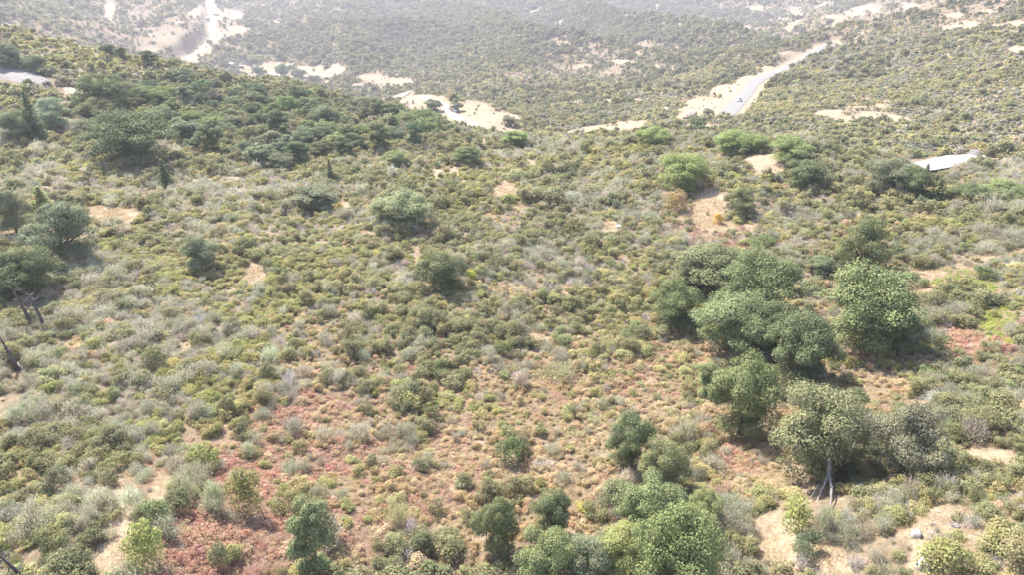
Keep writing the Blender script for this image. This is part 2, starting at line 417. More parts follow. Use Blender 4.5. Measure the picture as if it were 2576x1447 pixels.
def leaf_material(name, translucent=0.3, spread=0.55, gloss=0.0):
    """diffuse + translucent leaf; the plant's own hue comes from its property (or point attribute) tint"""
    m, nt, out = new_mat(name)
    N, L = nt.nodes, nt.links
    at = N.new('ShaderNodeAttribute')
    at.attribute_type = 'INSTANCER'
    at.attribute_name = 'tint'
    geo = N.new('ShaderNodeNewGeometry')
    mr = N.new('ShaderNodeMapRange')
    mr.inputs['To Min'].default_value = LEAF_GAIN * (1.0 - spread)
    mr.inputs['To Max'].default_value = LEAF_GAIN * (1.0 + spread)
    L.new(geo.outputs['Random Per Island'], mr.inputs['Value'])
    tc = N.new('ShaderNodeTexCoord')
    no = N.new('ShaderNodeTexNoise')
    no.inputs['Scale'].default_value = 1.3
    no.inputs['Detail'].default_value = 1.0
    L.new(tc.outputs['Object'], no.inputs['Vector'])
    hs = N.new('ShaderNodeHueSaturation')
    hr = N.new('ShaderNodeMapRange')
    hr.inputs['From Min'].default_value = 0.3
    hr.inputs['From Max'].default_value = 0.7
    hr.inputs['To Min'].default_value = 0.475
    hr.inputs['To Max'].default_value = 0.525
    L.new(no.outputs['Fac'], hr.inputs['Value'])
    L.new(hr.outputs['Result'], hs.inputs['Hue'])
    L.new(mr.outputs['Result'], hs.inputs['Value'])
    L.new(at.outputs['Color'], hs.inputs['Color'])
    df = N.new('ShaderNodeBsdfDiffuse')
    tr = N.new('ShaderNodeBsdfTranslucent')
    mx = N.new('ShaderNodeMixShader')
    mx.inputs[0].default_value = translucent
    L.new(hs.outputs['Color'], df.inputs['Color'])
    L.new(hs.outputs['Color'], tr.inputs['Color'])
    L.new(df.outputs[0], mx.inputs[1])
    L.new(tr.outputs[0], mx.inputs[2])
    gl = N.new('ShaderNodeBsdfGlossy')
    gl.inputs['Roughness'].default_value = 0.5
    gl.inputs['Color'].default_value = (1, 1, 1, 1)
    m2 = N.new('ShaderNodeMixShader')
    m2.inputs[0].default_value = gloss
    L.new(mx.outputs[0], m2.inputs[1])
    L.new(gl.outputs[0], m2.inputs[2])
    L.new(m2.outputs[0], out.inputs['Surface'])
    return m


def solid_material(name, col, rough=0.8, noise=0.0, scale=2.0, metallic=0.0, col2=None, spec=0.3):
    m, nt, out = new_mat(name)
    N, L = nt.nodes, nt.links
    p = N.new('ShaderNodeBsdfPrincipled')
    p.inputs['Roughness'].default_value = rough
    p.inputs['Metallic'].default_value = metallic
    p.inputs['Specular IOR Level'].default_value = spec
    L.new(p.outputs[0], out.inputs['Surface'])
    if noise or col2:
        tc = N.new('ShaderNodeTexCoord')
        no = N.new('ShaderNodeTexNoise')
        no.inputs['Scale'].default_value = scale
        no.inputs['Detail'].default_value = 6.0
        no.inputs['Roughness'].default_value = 0.65
        L.new(tc.outputs['Object'], no.inputs['Vector'])
        cr = N.new('ShaderNodeValToRGB')
        cr.color_ramp.elements[0].position = 0.36
        cr.color_ramp.elements[1].position = 0.64
        c2 = col2 or tuple(min(1, c * (1 + noise)) for c in col)
        c1 = col if col2 else tuple(c * (1 - noise) for c in col)
        cr.color_ramp.elements[0].color = (*c1, 1)
        cr.color_ramp.elements[1].color = (*c2, 1)
        L.new(no.outputs['Fac'], cr.inputs['Fac'])
        L.new(cr.outputs['Color'], p.inputs['Base Color'])
        bp = N.new('ShaderNodeBump')
        bp.inputs['Strength'].default_value = 0.5
        bp.inputs['Distance'].default_value = 0.1
        L.new(no.outputs['Fac'], bp.inputs['Height'])
        L.new(bp.outputs['Normal'], p.inputs['Normal'])
    else:
        p.inputs['Base Color'].default_value = (*col, 1)
    return m


def ground_material():
    m, nt, out = new_mat('ground')
    N, L = nt.nodes, nt.links
    p = N.new('ShaderNodeBsdfPrincipled')
    p.inputs['Roughness'].default_value = 0.95
    p.inputs['Specular IOR Level'].default_value = 0.1
    at = N.new('ShaderNodeAttribute')
    at.attribute_name = 'soil'
    tc = N.new('ShaderNodeTexCoord')
    col = at.outputs['Color']
    for sc, amt in ((0.55, 0.30), (3.1, 0.36)):
        no = N.new('ShaderNodeTexNoise')
        no.inputs['Scale'].default_value = sc
        no.inputs['Detail'].default_value = 5.0
        no.inputs['Roughness'].default_value = 0.7
        L.new(tc.outputs['Object'], no.inputs['Vector'])
        mr = N.new('ShaderNodeMapRange')
        mr.inputs['From Min'].default_value = 0.3
        mr.inputs['From Max'].default_value = 0.7
        mr.inputs['To Min'].default_value = 1 - amt
        mr.inputs['To Max'].default_value = 1 + amt * 0.7
        L.new(no.outputs['Fac'], mr.inputs['Value'])
        mx = N.new('ShaderNodeMix')
        mx.data_type = 'RGBA'
        mx.blend_type = 'MULTIPLY'
        mx.inputs[0].default_value = 1.0
        L.new(col, mx.inputs[6])
        L.new(mr.outputs['Result'], mx.inputs[7])
        col = mx.outputs[2]
    L.new(col, p.inputs['Base Color'])
    bp = N.new('ShaderNodeBump')
    bp.inputs['Strength'].default_value = 0.6
    bp.inputs['Distance'].default_value = 0.15
    L.new(no.outputs['Fac'], bp.inputs['Height'])
    L.new(bp.outputs['Normal'], p.inputs['Normal'])
    L.new(p.outputs[0], out.inputs['Surface'])
    return m


MAT_LEAF = leaf_material('shrub leaves', 0.46, 0.28, 0.0)
MAT_TREE = leaf_material('tree leaves', 0.24, 0.27, 0.006)
MAT_TWIG = leaf_material('dry twigs', 0.05, 0.4)
MAT_GRASS = leaf_material('dry grass', 0.3, 0.35)
MAT_BARK = solid_material('bark', (0.10, 0.085, 0.07), 0.9, 0.45, 3.0)
MAT_PALEBARK = solid_material('pale bark', (0.24, 0.22, 0.205), 0.85, 0.35, 4.0)
MAT_SNAG = solid_material('burnt snag wood', (0.10, 0.085, 0.08), 0.9, 0.5, 3.0)
MAT_GRANITE = solid_material('granite', (0.12, 0.113, 0.105), 0.85, 0, 0.45, col2=(0.20, 0.19, 0.176))
MAT_TANROCK = solid_material('tan rock', (0.19, 0.15, 0.11), 0.9, 0, 0.5, col2=(0.30, 0.25, 0.195))
MAT_PALEROCK = solid_material('pale granite', (0.30, 0.285, 0.27), 0.8, 0, 0.5, col2=(0.44, 0.425, 0.40))
MAT_ASPHALT = solid_material('worn pale asphalt', (0.185, 0.178, 0.168), 0.9, 0.12, 0.7)
MAT_GRAVEL = solid_material('pale gravel', (0.36, 0.31, 0.26), 0.95, 0.15, 0.5)
MAT_PAINT = solid_material('white car paint', (0.78, 0.79, 0.80), 0.3, spec=0.5)
MAT_DARKGLASS = solid_material('dark car glass', (0.02, 0.025, 0.03), 0.1, spec=0.5)
MAT_RUBBER = solid_material('tyre rubber', (0.02, 0.02, 0.02), 0.8)
MAT_ROOF = solid_material('pale metal roof', (0.72, 0.72, 0.73), 0.5, 0.08, 0.6)
MAT_WALL = solid_material('plaster wall', (0.42, 0.36, 0.30), 0.9, 0.1, 0.6)
MAT_DARKWALL = solid_material('dark timber wall', (0.12, 0.10, 0.09), 0.9, 0.2, 0.6)


# ------------------------------------------------------------------ mesh helpers
def mesh_np(name, verts, faces, mat, smooth=False):
    """verts (n,3), faces (m,k) with k all alike"""
    me = bpy.data.meshes.new(name)
    verts = np.asarray(verts, np.float32)
    faces = np.asarray(faces, np.int32)
    k = faces.shape[1]
    me.vertices.add(len(verts))
    me.vertices.foreach_set('co', verts.ravel())
    me.loops.add(faces.size)
    me.loops.foreach_set('vertex_index', faces.ravel())
    me.polygons.add(len(faces))
    me.polygons.foreach_set('loop_start', np.arange(0, faces.size, k, dtype=np.int32))
    me.polygons.foreach_set('loop_total', np.full(len(faces), k, np.int32))
    if smooth:
        me.polygons.foreach_set('use_smooth', np.ones(len(faces), bool))
    me.update(calc_edges=True)
    if mat is not None:
        me.materials.append(mat)
    return me


def unit(a):
    return a / np.maximum(np.linalg.norm(a, axis=1, keepdims=True), 1e-9)


def leaf_quads(pos, nrm, size, aspect=0.7, g=None):
    """one bent diamond-ish quad per leaf cluster"""
    g = g or rng
    n = len(pos)
    nrm = unit(nrm)
    t = unit(np.cross(nrm, g.normal(size=(n, 3))))
    b = np.cross(nrm, t)
    s = np.asarray(size).reshape(-1, 1) * np.ones((n, 1))
    a = t * s * 0.5
    c = b * s * 0.5 * aspect
    v = np.stack([pos - a, pos - c * (0.8 + .4 * g.random((n, 1))) + nrm * s * .12, pos + a, pos + c * (0.8 + .4 * g.random((n, 1))) + nrm * s * .12], 1).reshape(-1, 3)
    return v, np.arange(n * 4).reshape(-1, 4)


def blades(base, direc, length, width, g=None):
    g = g or rng
    n = len(base)
    direc = unit(direc)
    side = unit(np.cross(direc, g.normal(size=(n, 3)))) * np.asarray(width).reshape(-1, 1) * 0.5
    tip = base + direc * np.asarray(length).reshape(-1, 1)
    v = np.stack([base - side, base + side, tip + side * .35, tip - side * .35], 1).reshape(-1, 3)
    return v, np.arange(n * 4).reshape(-1, 4)


def join(parts):
    vs, fs, o = [], [], 0
    for v, f in parts:
        vs.append(v)
        fs.append(f + o)
        o += len(v)
    return np.concatenate(vs), np.concatenate(fs)


def sphere_dirs(n, g, zmin=-1.0):
    z = g.uniform(zmin, 1, n)
    a = g.uniform(0, 2 * math.pi, n)
    q = np.sqrt(1 - z * z)
    return np.stack([q * np.cos(a), q * np.sin(a), z], 1)


def tube(path, radii, sides=7):
    path = np.asarray(path, float)
    radii = np.asarray(radii, float)
    n = len(path)
    d = np.gradient(path, axis=0)
    d = unit(d)
    ref = np.array([0.3, 0.9, 0.1]) if abs(d[:, 2]).mean() > 0.5 else np.array([0, 0, 1.0])
    s = unit(np.cross(d, ref[None]))
    t = np.cross(d, s)
    a = np.arange(sides) / sides * 2 * math.pi
    v = path[:, None] + radii[:, None, None] * (np.cos(a)[None, :, None] * s[:, None] + np.sin(a)[None, :, None] * t[:, None])
    v = v.reshape(-1, 3)
    f = []
    for i in range(n - 1):
        for j in range(sides):
            k = (j + 1) % sides
            f.append((i * sides + j, i * sides + k, (i + 1) * sides + k, (i + 1) * sides + j))
    return v, np.array(f)


def limb(p0, p1, r0, r1, g, wob=0.12, n=6, sag=0.0):
    p0, p1 = np.asarray(p0, float), np.asarray(p1, float)
    L = np.linalg.norm(p1 - p0)
    t = np.linspace(0, 1, n)[:, None]
    p = p0 * (1 - t) + p1 * t
    off = g.normal(size=(n, 3)) * wob * L * 0.35
    off[0] = 0
    p = p + np.cumsum(off, 0) * 0.4
    p[:, 2] += sag * L * np.sin(t[:, 0] * math.pi)
    return tube(p, np.linspace(r0, r1, n)), p


# ------------------------------------------------------------------ plants, once each
def crown_mesh(name, seed, R, H, n_clump, n_leaf, leaf, lo=0.16, mat=None, droop=0.0, loose=0.0):
    """a broadleaf crown: leaf clumps over an uneven dome"""
    g = np.random.default_rng(seed)
    parts = []
    ctr_z, half = H * (lo + 0.98) / 2, H * (0.98 - lo) / 2
    n_lobe = 9
    ld = sphere_dirs(n_lobe, g, -.25)
    ld[:, 2] = np.linspace(-.45, .95, n_lobe) + g.normal(size=n_lobe) * .08
    ga = g.uniform(0, 6.28) + np.arange(n_lobe) * 2.4 + g.normal(size=n_lobe) * .3
    q_ = np.sqrt(np.clip(1 - ld[:, 2] ** 2, .02, 1))
    ld = np.stack([q_ * np.cos(ga), q_ * np.sin(ga), ld[:, 2]], 1)
    lr = R * g.uniform(.36, .56, n_lobe)
    lc = ld * np.stack([R * 1.04 - lr, R * 1.04 - lr, half * 1.05 - lr * .8], 1).clip(0) * g.uniform(.8, 1.05, (n_lobe, 1)) + np.array([0, 0, ctr_z])
    per = max(3, n_clump // n_lobe + 2)
    cen, cr = [], []
    for c, r_ in zip(lc, lr):
        d = sphere_dirs(per, g, -.6)
        q = r_ * g.uniform(.36, .6, per)
        cen.append(c + d * (r_ - q * .8)[:, None])
        cr.append(q)
    na = max(5, n_clump // 4)                       # the skirt that hides the trunk from above
    a_ = g.uniform(0, 6.28, na)
    q = R * g.uniform(.2, .3, na)
    w_ = R * g.uniform(.2, .52, na)
    cen.append(np.stack([np.cos(a_) * w_, np.sin(a_) * w_, H * lo + q * .8 + H * .08 * g.random(na)], 1))
    cr.append(q)
    cen.append(np.array([[0, 0, ctr_z], [0, 0, ctr_z * .6]]) + g.normal(size=(2, 3)) * .2)
    cr.append(np.array([.34, .32]) * R)
    cen, cr = np.concatenate(cen), np.concatenate(cr)
    cen[:, 2] = np.maximum(cen[:, 2], cr * .6)
    for c, q in zip(cen, cr):
        k = max(8, int(n_leaf * (q / (0.26 * R)) ** 2 * g.uniform(.75, 1.25)))
        dd = sphere_dirs(k, g, -0.55)
        rr = q * g.uniform(0.62, 1.08 + loose, (k, 1))
        pos = c + dd * rr * np.array([1, 1, 0.72])
        pos[:, 2] = np.maximum(pos[:, 2] - droop * np.hypot(pos[:, 0], pos[:, 1]), 0.05)
        nr = dd + g.normal(size=(k, 3)) * 0.38 + np.array([0, 0, .6])
        parts.append(leaf_quads(pos, nr, leaf * g.uniform(.6, 1.35, k), 0.75, g))
    v, f = join(parts)
    k_z = .97 * H / np.percentile(v[:, 2], 99.7)
    k_r = R / np.percentile(np.hypot(v[:, 0], v[:, 1]), 96)
    s3 = np.array([k_r, k_r, k_z])
    return mesh_np(name, v * s3, f, mat or MAT_TREE), cen * s3


def trunk_mesh(name, seed, R, H, cen, r0, mat, n_limb=7):
    g = np.random.default_rng(seed + 99)
    fork = np.array([g.normal() * .12 * R, g.normal() * .12 * R, H * g.uniform(.22, .32)])
    parts = []
    (tb, p) = limb((0, 0, -0.5), fork, r0 * 1.25, r0 * .8, g, .06)
    parts.append(tb)
    for c in cen[g.permutation(len(cen))[:n_limb]]:
        tb, p = limb(p[-1] if g.random() < .5 else p[-2], c, r0 * .55, r0 * .12, g, .12, 7)
        parts.append(tb)
        p = np.array([fork, fork])
    return mesh_np(name, *join(parts), mat, True)


def conifer_meshes(seed, R, H, tiers, per, leaf, mat=None):
    g = np.random.default_rng(seed)
    parts = []
    for i in range(tiers):
        t = (i + g.uniform(-.3, .3)) / tiers
        z = H * (0.10 + 0.88 * np.clip(t, 0, 1))
        rr = R * (1 - np.clip(t, 0, .97)) ** 0.85 * g.uniform(.75, 1.1)
        nb = max(4, int(per * (1.15 - t)))
        a = g.uniform(0, 2 * math.pi, nb)
        for aa in a:
            L = rr * g.uniform(.65, 1.1)
            m = max(4, int(5 + L * 5))
            q = g.random(m) ** .7
            pos = np.stack([np.cos(aa) * q * L, np.sin(aa) * q * L, z - q * L * .22 + g.normal(size=m) * .06], 1) + g.normal(size=(m, 3)) * .13
            nr = np.array([[0, 0, 1.0]]) + g.normal(size=(m, 3)) * .55
            parts.append(leaf_quads(pos, nr, leaf * g.uniform(.7, 1.3, m), .55, g))
    crown = mesh_np('conifer crown', *join(parts), mat or MAT_TREE)
    tb, _ = limb((0, 0, -.4), (0, 0, H * .93), R * .085, R * .012, g, .01, 8)
    return crown, mesh_np('conifer trunk', *tb, MAT_BARK, True)


def shrub_mesh(name, seed, style, n, leaf):
    """about 1 m in radius and 1.4 m high before scaling"""
    g = np.random.default_rng(seed)
    parts = []
    if style in ('leafy', 'scrub', 'low'):
        nc = {'leafy': 9, 'scrub': 12, 'low': 13}[style]
        hh = {'leafy': 1.25, 'scrub': 1.6, 'low': .62}[style]
        a = g.uniform(0, 2 * math.pi, nc)
        q = np.sqrt(g.uniform(0, 1, nc)) * (.95 if style == 'low' else .68)
        for aa, qq in zip(a, q):
            top = hh * (1 - .5 * qq ** 2) * g.uniform(.7, 1.05)
            cr = g.uniform(.26, .46) if style != 'low' else g.uniform(.16, .34)
            c = np.array([math.cos(aa) * qq, math.sin(aa) * qq, top - cr * .8])
            k = int(n / nc * g.uniform(.6, 1.4) * .78)
            d = sphere_dirs(k, g, -.5)
            pos = c + d * cr * g.uniform(.6, 1.12, (k, 1)) * np.array([1, 1, .8])
            pos[:, 2] = np.maximum(pos[:, 2], .03)
            parts.append(leaf_quads(pos, d + g.normal(size=(k, 3)) * .6 + np.array([0, 0, .8]), leaf * g.uniform(.6, 1.4, k), .75, g))
        k = int(n * .25)
        d = sphere_dirs(k, g, 0)
        pos = d * g.uniform(.5, .9, (k, 1)) * np.array([.9, .9, hh * .7])
        parts.append(leaf_quads(pos, d + g.normal(size=(k, 3)) * .6, leaf * 1.1, .8, g))
    elif style == 'feathery':
        nst = 16
        k = n // nst
        for _ in range(nst):
            a = g.uniform(0, 2 * math.pi)
            tilt = abs(g.normal()) * .55
            d0 = np.array([math.cos(a) * math.sin(tilt), math.sin(a) * math.sin(tilt), math.cos(tilt)])
            L = g.uniform(.9, 1.35) * (1 - .2 * tilt)
            t = g.uniform(.3, 1, k) ** .7
            spread = .06 + .26 * np.sin(np.clip(t, 0, 1) * 2.6)
            pos = np.array([math.cos(a), math.sin(a), 0]) * .18 + d0 * (t * L)[:, None] + g.normal(size=(k, 3)) * spread[:, None] * .75
            pos[:, 2] = np.maximum(pos[:, 2], .02)
            parts.append(blades(pos, d0 + g.normal(size=(k, 3)) * .55 + np.array([0, 0, .25]), leaf * 2.1 * g.uniform(.6, 1.4, k), leaf * .42 * np.ones(k), g))
    elif style == 'dead':
        k = n // 3
        for _ in range(k):
            a = g.uniform(0, 2 * math.pi)
            tilt = g.uniform(.1, 1.25)
            d0 = np.array([math.cos(a) * math.sin(tilt), math.sin(a) * math.sin(tilt), math.cos(tilt)])
            L = g.uniform(.6, 1.25)
            b = np.array([[math.cos(a) * .1, math.sin(a) * .1, 0]])
            parts.append(blades(b, d0[None], [L], [leaf * .30], g))
            m = 3
            t = g.uniform(.35, 1, (m, 1))
            parts.append(blades(b + d0 * t * L, d0 + g.normal(size=(m, 3)) * .8, L * g.uniform(.25, .5, m), leaf * .2 * np.ones(m), g))
    elif style == 'tuft':
        b = np.concatenate([g.normal(size=(n, 2)) * .38, np.zeros((n, 1))], 1)
        d = np.concatenate([g.normal(size=(n, 2)) * .5, np.ones((n, 1))], 1)
        parts.append(blades(b, d, g.uniform(.18, .5, n), leaf * np.ones(n), g))
    mat = {'dead': MAT_TWIG, 'tuft': MAT_GRASS}.get(style, MAT_LEAF)
    return mesh_np(name, *join(parts), mat)


# ------------------------------------------------------------------ scene objects
def tag(o, label=None, cat=None, group=None, kind=None):
    if label:
        o['label'] = label
    if cat:
        o['category'] = cat
    if group:
        o['group'] = group
    if kind:
        o['kind'] = kind
    return o


def obj(name, me, parent=None, loc=None, tint=None):
    o = bpy.data.objects.new(name, me)
    C.objects.link(o)
    if parent is not None:
        o.parent = parent
    if loc is not None:
        o.location = loc
    if tint is not None:
        o['tint'] = [float(t) for t in tint]
    return o


# ---- ground sheet
TG = np.concatenate([np.linspace(-math.pi, -0.98, 46)[:-1], np.linspace(-0.98, 0.98, 560), np.linspace(0.98, math.pi, 46)[1:-1]])
RG = np.concatenate([[0.01, 6.0], np.exp(np.linspace(math.log(14.0), math.log(3200.0), 680))])
X, Y = np.sin(TG)[:, None] * RG[None], np.cos(TG)[:, None] * RG[None]
Z = gz(X, Y)
nt_, nr_ = X.shape
verts = np.stack([X, Y, Z], -1).reshape(-1, 3)
ii, jj = np.meshgrid(np.arange(nt_), np.arange(nr_ - 1), indexing='ij')
i2 = (ii + 1) % nt_
faces = np.stack([ii * nr_ + jj, ii * nr_ + jj + 1, i2 * nr_ + jj + 1, i2 * nr_ + jj], -1).reshape(-1, 4)
gm = mesh_np('ground', verts, faces, ground_material(), True)
bx, by, bz = verts.T
bare_v = np.clip(bareness(bx, by, bz), 0, 1.2)
soil = np.array([0.275, 0.212, 0.138])
pale = np.array([0.32, 0.255, 0.185])
litter = np.array([0.195, 0.150, 0.100])
redl = np.array([0.19, 0.122, 0.085])
wts = veg_weights(bx, by, bz)
mixp = fbm(bx, by, 14.0, 91, 3)[:, None]
open_c = soil * (1 - mixp) + pale * mixp
warm = np.clip(wts[:, KINDS.index('R')] * 1.6, 0, 1)[:, None]
gold = np.clip(wts[:, KINDS.index('B')] * 1.2, 0, 1)[:, None]
lit = litter * (1 - warm) + redl * warm
lit = lit * (1 - gold * .5) + np.array([0.20, 0.150, 0.095]) * gold * .5
k_ = np.clip((bare_v - 0.28) / 0.3, 0, 1)[:, None]
col = lit * (1 - k_) + open_c * k_
ca = gm.color_attributes.new('soil', 'FLOAT_COLOR', 'POINT')
ca.data.foreach_set('color', np.concatenate([col, np.ones((len(col), 1))], 1).astype(np.float32).ravel())
go = obj('ground', gm)
tag(go, kind='structure')

# ---- roads
ROAD_LOOK = {'highway': ('road', MAT_ASPHALT), 'pass_road': ('gravel_road', MAT_GRAVEL), 'ranch_track': ('dirt_track', MAT_GRAVEL), 'dirt_drive': ('dirt_drive', MAT_GRAVEL)}
for k, (line, zz, hw) in ROADS.items():
    d = unit(np.gradient(line, axis=0))
    n = np.stack([-d[:, 1], d[:, 0]], 1)
    wob = 1 + .12 * (fbm(line[:, 0], line[:, 1], 12.0, 5, 2) - .5)
    rows = []
    for s, dz in ((-1.0, .18), (-.5, .26), (0, .3), (.5, .26), (1.0, .18)):
        q = line + n * (s * hw * wob)[:, None]
        rows.append(np.stack([q[:, 0], q[:, 1], np.maximum(zz, gz(q[:, 0], q[:, 1])) + dz], 1))
    v = np.stack(rows, 1)
    m, w = v.shape[:2]
    a, b = np.meshgrid(np.arange(m - 1), np.arange(w - 1), indexing='ij')
    f = np.stack([a * w + b, (a + 1) * w + b, (a + 1) * w + b + 1, a * w + b + 1], -1).reshape(-1, 4)
    tag(obj(ROAD_LOOK[k][0], mesh_np(k, v.reshape(-1, 3), f, ROAD_LOOK[k][1], True)), kind='structure')


# ------------------------------------------------------------------ named landmarks (for telling plants apart)
LAND = [
    ('the forked-trunk oak', 2070, 1090), ('the big oak clump', 1850, 730), ('the oak under the big clump', 1878, 990), ('the broad oak near the red scrub', 2195, 765),
    ('the ragged grey oak', 2300, 1110), ('the lone tree in the red scrub', 780, 1340), ('the red scrub', 560, 1230), ('the straw path', 318, 1330), ('the yellow-green ground cover', 2470, 745),
    ('the dry grass clearing', 1990, 1380), ('the white boulders', 2300, 1415), ('the twin trees', 1630, 1140), ('the pale oak thicket', 1660, 1340), ('the small round oak', 1250, 1320),
    ('the golden scrub', 1130, 1130), ('the dark hill oak', 1108, 672), ('the bright green slope', 720, 650), ('the lone silvery tree', 498, 632), ('the leggy oak', 150, 580), ('the bare snags', 85, 770),
    ('the straw clearing', 300, 542), ('the lone conifer', 411, 432), ('the slim conifer', 830, 425), ('the upright bushy tree', 790, 500), ('the orange soil patch', 862, 520), ('the feathery bright tree', 1720, 428),
    ('the tan gully', 1785, 530), ('the bald ridge spot', 1940, 420), ('the crest conifers', 2390, 482), ('the hillside oak', 2185, 610), ('the fallen white branch', 1725, 820), ('the brick-red scrub', 1710, 905),
    ('the pinkish scrub', 1840, 1150), ('the straw strip', 2320, 686), ('the low wide oak', 335, 340), ('the tall fir', 78, 290), ('the granite slab', 45, 188), ('the white slab', 2390, 405), ('the gravel road', 1170, 295),
    ('the highway', 1880, 230), ('the big hill oak', 258, 238), ('the crest bush', 1300, 345), ('the pale clearing', 2480, 1155), ('the bleached log', 55, 925), ('the grey shrub band', 1000, 560), ('the bright green patch', 565, 960),
    ('the tall dark crest trees', 790, 372), ('the bare crest patches', 1120, 432), ('the low brown scrub', 1800, 590), ('the round olive bush', 1415, 840), ('the yellow bush', 2010, 1285),
]
LAND_UV = np.array([(b, c) for a, b, c in LAND], float)
used_labels = set()


def relation(du, dv):
    v = 'beyond' if dv < 0 else 'in front of'
    h = 'left of' if du < 0 else 'right of'
    if abs(du) > 2.2 * abs(dv):
        return h
    if abs(dv) > 2.2 * abs(du):
        return v
    return ('up ' if dv < 0 else 'down ') + ('left' if du < 0 else 'right') + ' from'


def place_label(lead, u, v, most=16):
    """LEAD plus where it stands, the first wording that nothing else has"""
    d = np.hypot((LAND_UV[:, 0] - u), (LAND_UV[:, 1] - v) * 1.25)
    order = np.argsort(d)
    first = None
    for i in order[:3]:
        du, dv = u - LAND_UV[i, 0], v - LAND_UV[i, 1]
        dist = d[i]
        near = 'just ' if dist < 60 else ('well ' if dist > 170 else '')
        t = f'{lead} {near}{relation(du, dv)} {LAND[i][0]}'
        first = first or t
        if t not in used_labels and len(t.split()) <= most:
            used_labels.add(t)
            return t
    for i in order[:2]:
        for j in order[:5]:
            if i == j:
                continue
            du, dv = u - LAND_UV[i, 0], v - LAND_UV[i, 1]
            t = f'{lead} {relation(du, dv)} {LAND[i][0]}, towards {LAND[j][0]}'
            if t not in used_labels and len(t.split()) <= most:
                used_labels.add(t)
                return t
    return first


# ------------------------------------------------------------------ trees
def unique(t):
    used_labels.add(t)
    return t


OAKS = [crown_mesh('oak crown', 11 + i, 4.0, 7.4, nc, 560, .155, lo, loose=ls) for i, (nc, lo, ls) in enumerate(((46, .03, .06), (38, .05, .16), (54, .02, .0), (42, .04, .1), (34, .16, .2)))]
OAK_TRUNKS = [trunk_mesh('oak trunk', 11 + i, 4.0, 7.4, OAKS[i][1], .26, MAT_BARK, 9) for i in range(5)]
MIDS = [crown_mesh('tree crown', 31 + i, 4.0, 7.4, 26, 110, .42, .02, loose=.1) for i in range(5)]
MID_TRUNKS = [trunk_mesh('tree trunk', 31 + i, 4.0, 7.4, MIDS[i][1], .26, MAT_BARK, 4) for i in range(5)]
UPR = [crown_mesh('upright crown', 51 + i, 2.4, 7.4, 34, 400, .165, .02, loose=.18) for i in range(3)]
UPR_TRUNKS = [trunk_mesh('upright trunk', 51 + i, 2.4, 7.4, UPR[i][1], .18, MAT_BARK, 5) for i in range(3)]
CONS = [conifer_meshes(71 + i, 2.3, 8.0, 26, 13, .42) for i in range(2)]

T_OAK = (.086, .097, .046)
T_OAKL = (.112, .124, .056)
T_GREY = (.106, .116, .068)
T_DARK = (.075, .093, .046)
T_BRIGHT = (.135, .158, .060)
T_BLUE = (.096, .110, .062)
T_YEL = (.225, .245, .075)


def fit_plant(uc, vt, vb, w, low=.74):
    """base point, crown radius and height of a plant whose outline spans these pixels"""
    hp = (vb - vt) / 2.0
    vc = (vt + vb) / 2.0
    vbase = vb - .15 * (vb - vt)
    ub = uc
    for _ in range(5):
        x, y, z = hit(ub, vbase)
        rng_ = math.sqrt(x * x + y * y + z * z)
        e = math.asin(min(1, -z / rng_))
        R = w / 2 * rng_ / FPX
        hw = hp * rng_ / FPX
        b2 = (hw * hw - (R * math.sin(e)) ** 2) / math.cos(e) ** 2
        b = math.sqrt(max(b2, (low * R) ** 2))
        H = b / .54
        pu, pv = project(x, y, z + .51 * H)
        vbase += (vc - pv) * .9
        ub += (uc - pu) * .9
    return x, y, z, R, H


def tree(name, uc, vt, vb, w, style, tint, label, cat='tree', group=None, rot=None, k=None):
    x, y, z, R, H = fit_plant(uc, vt, vb, w)
    k = random.randrange(5, 100) if k is None else k
    if style == 'oak':
        i = k % 5 if k < 5 else k % 4
        crown, trunk, R0, H0 = OAKS[i][0], OAK_TRUNKS[i], 4.0, 7.4
    elif style == 'mid':
        i = k % 5
        crown, trunk, R0, H0 = MIDS[i][0], MID_TRUNKS[i], 4.0, 7.4
    elif style == 'upright':
        i = k % 3
        crown, trunk, R0, H0 = UPR[i][0], UPR_TRUNKS[i], 2.4, 7.4
    else:
        i = k % 2
        crown, trunk, R0, H0 = CONS[i][0], CONS[i][1], 2.3, 8.0
    t = bpy.data.objects.new(name, None)
    t.empty_display_size = .5
    C.objects.link(t)
    t.location = (x, y, z - .1)
    t.rotation_euler = (0, 0, random.uniform(0, 6.28) if rot is None else rot)
    t.scale = (1.05 * R / R0, 1.05 * R / R0, H / H0)
    tag(t, label, cat, group)
    jit = [c * random.uniform(.93, 1.07) for c in tint]
    obj('crown', crown, t, tint=jit)
    obj('trunk', trunk, t)
    return t, (x, y, z, R, H)


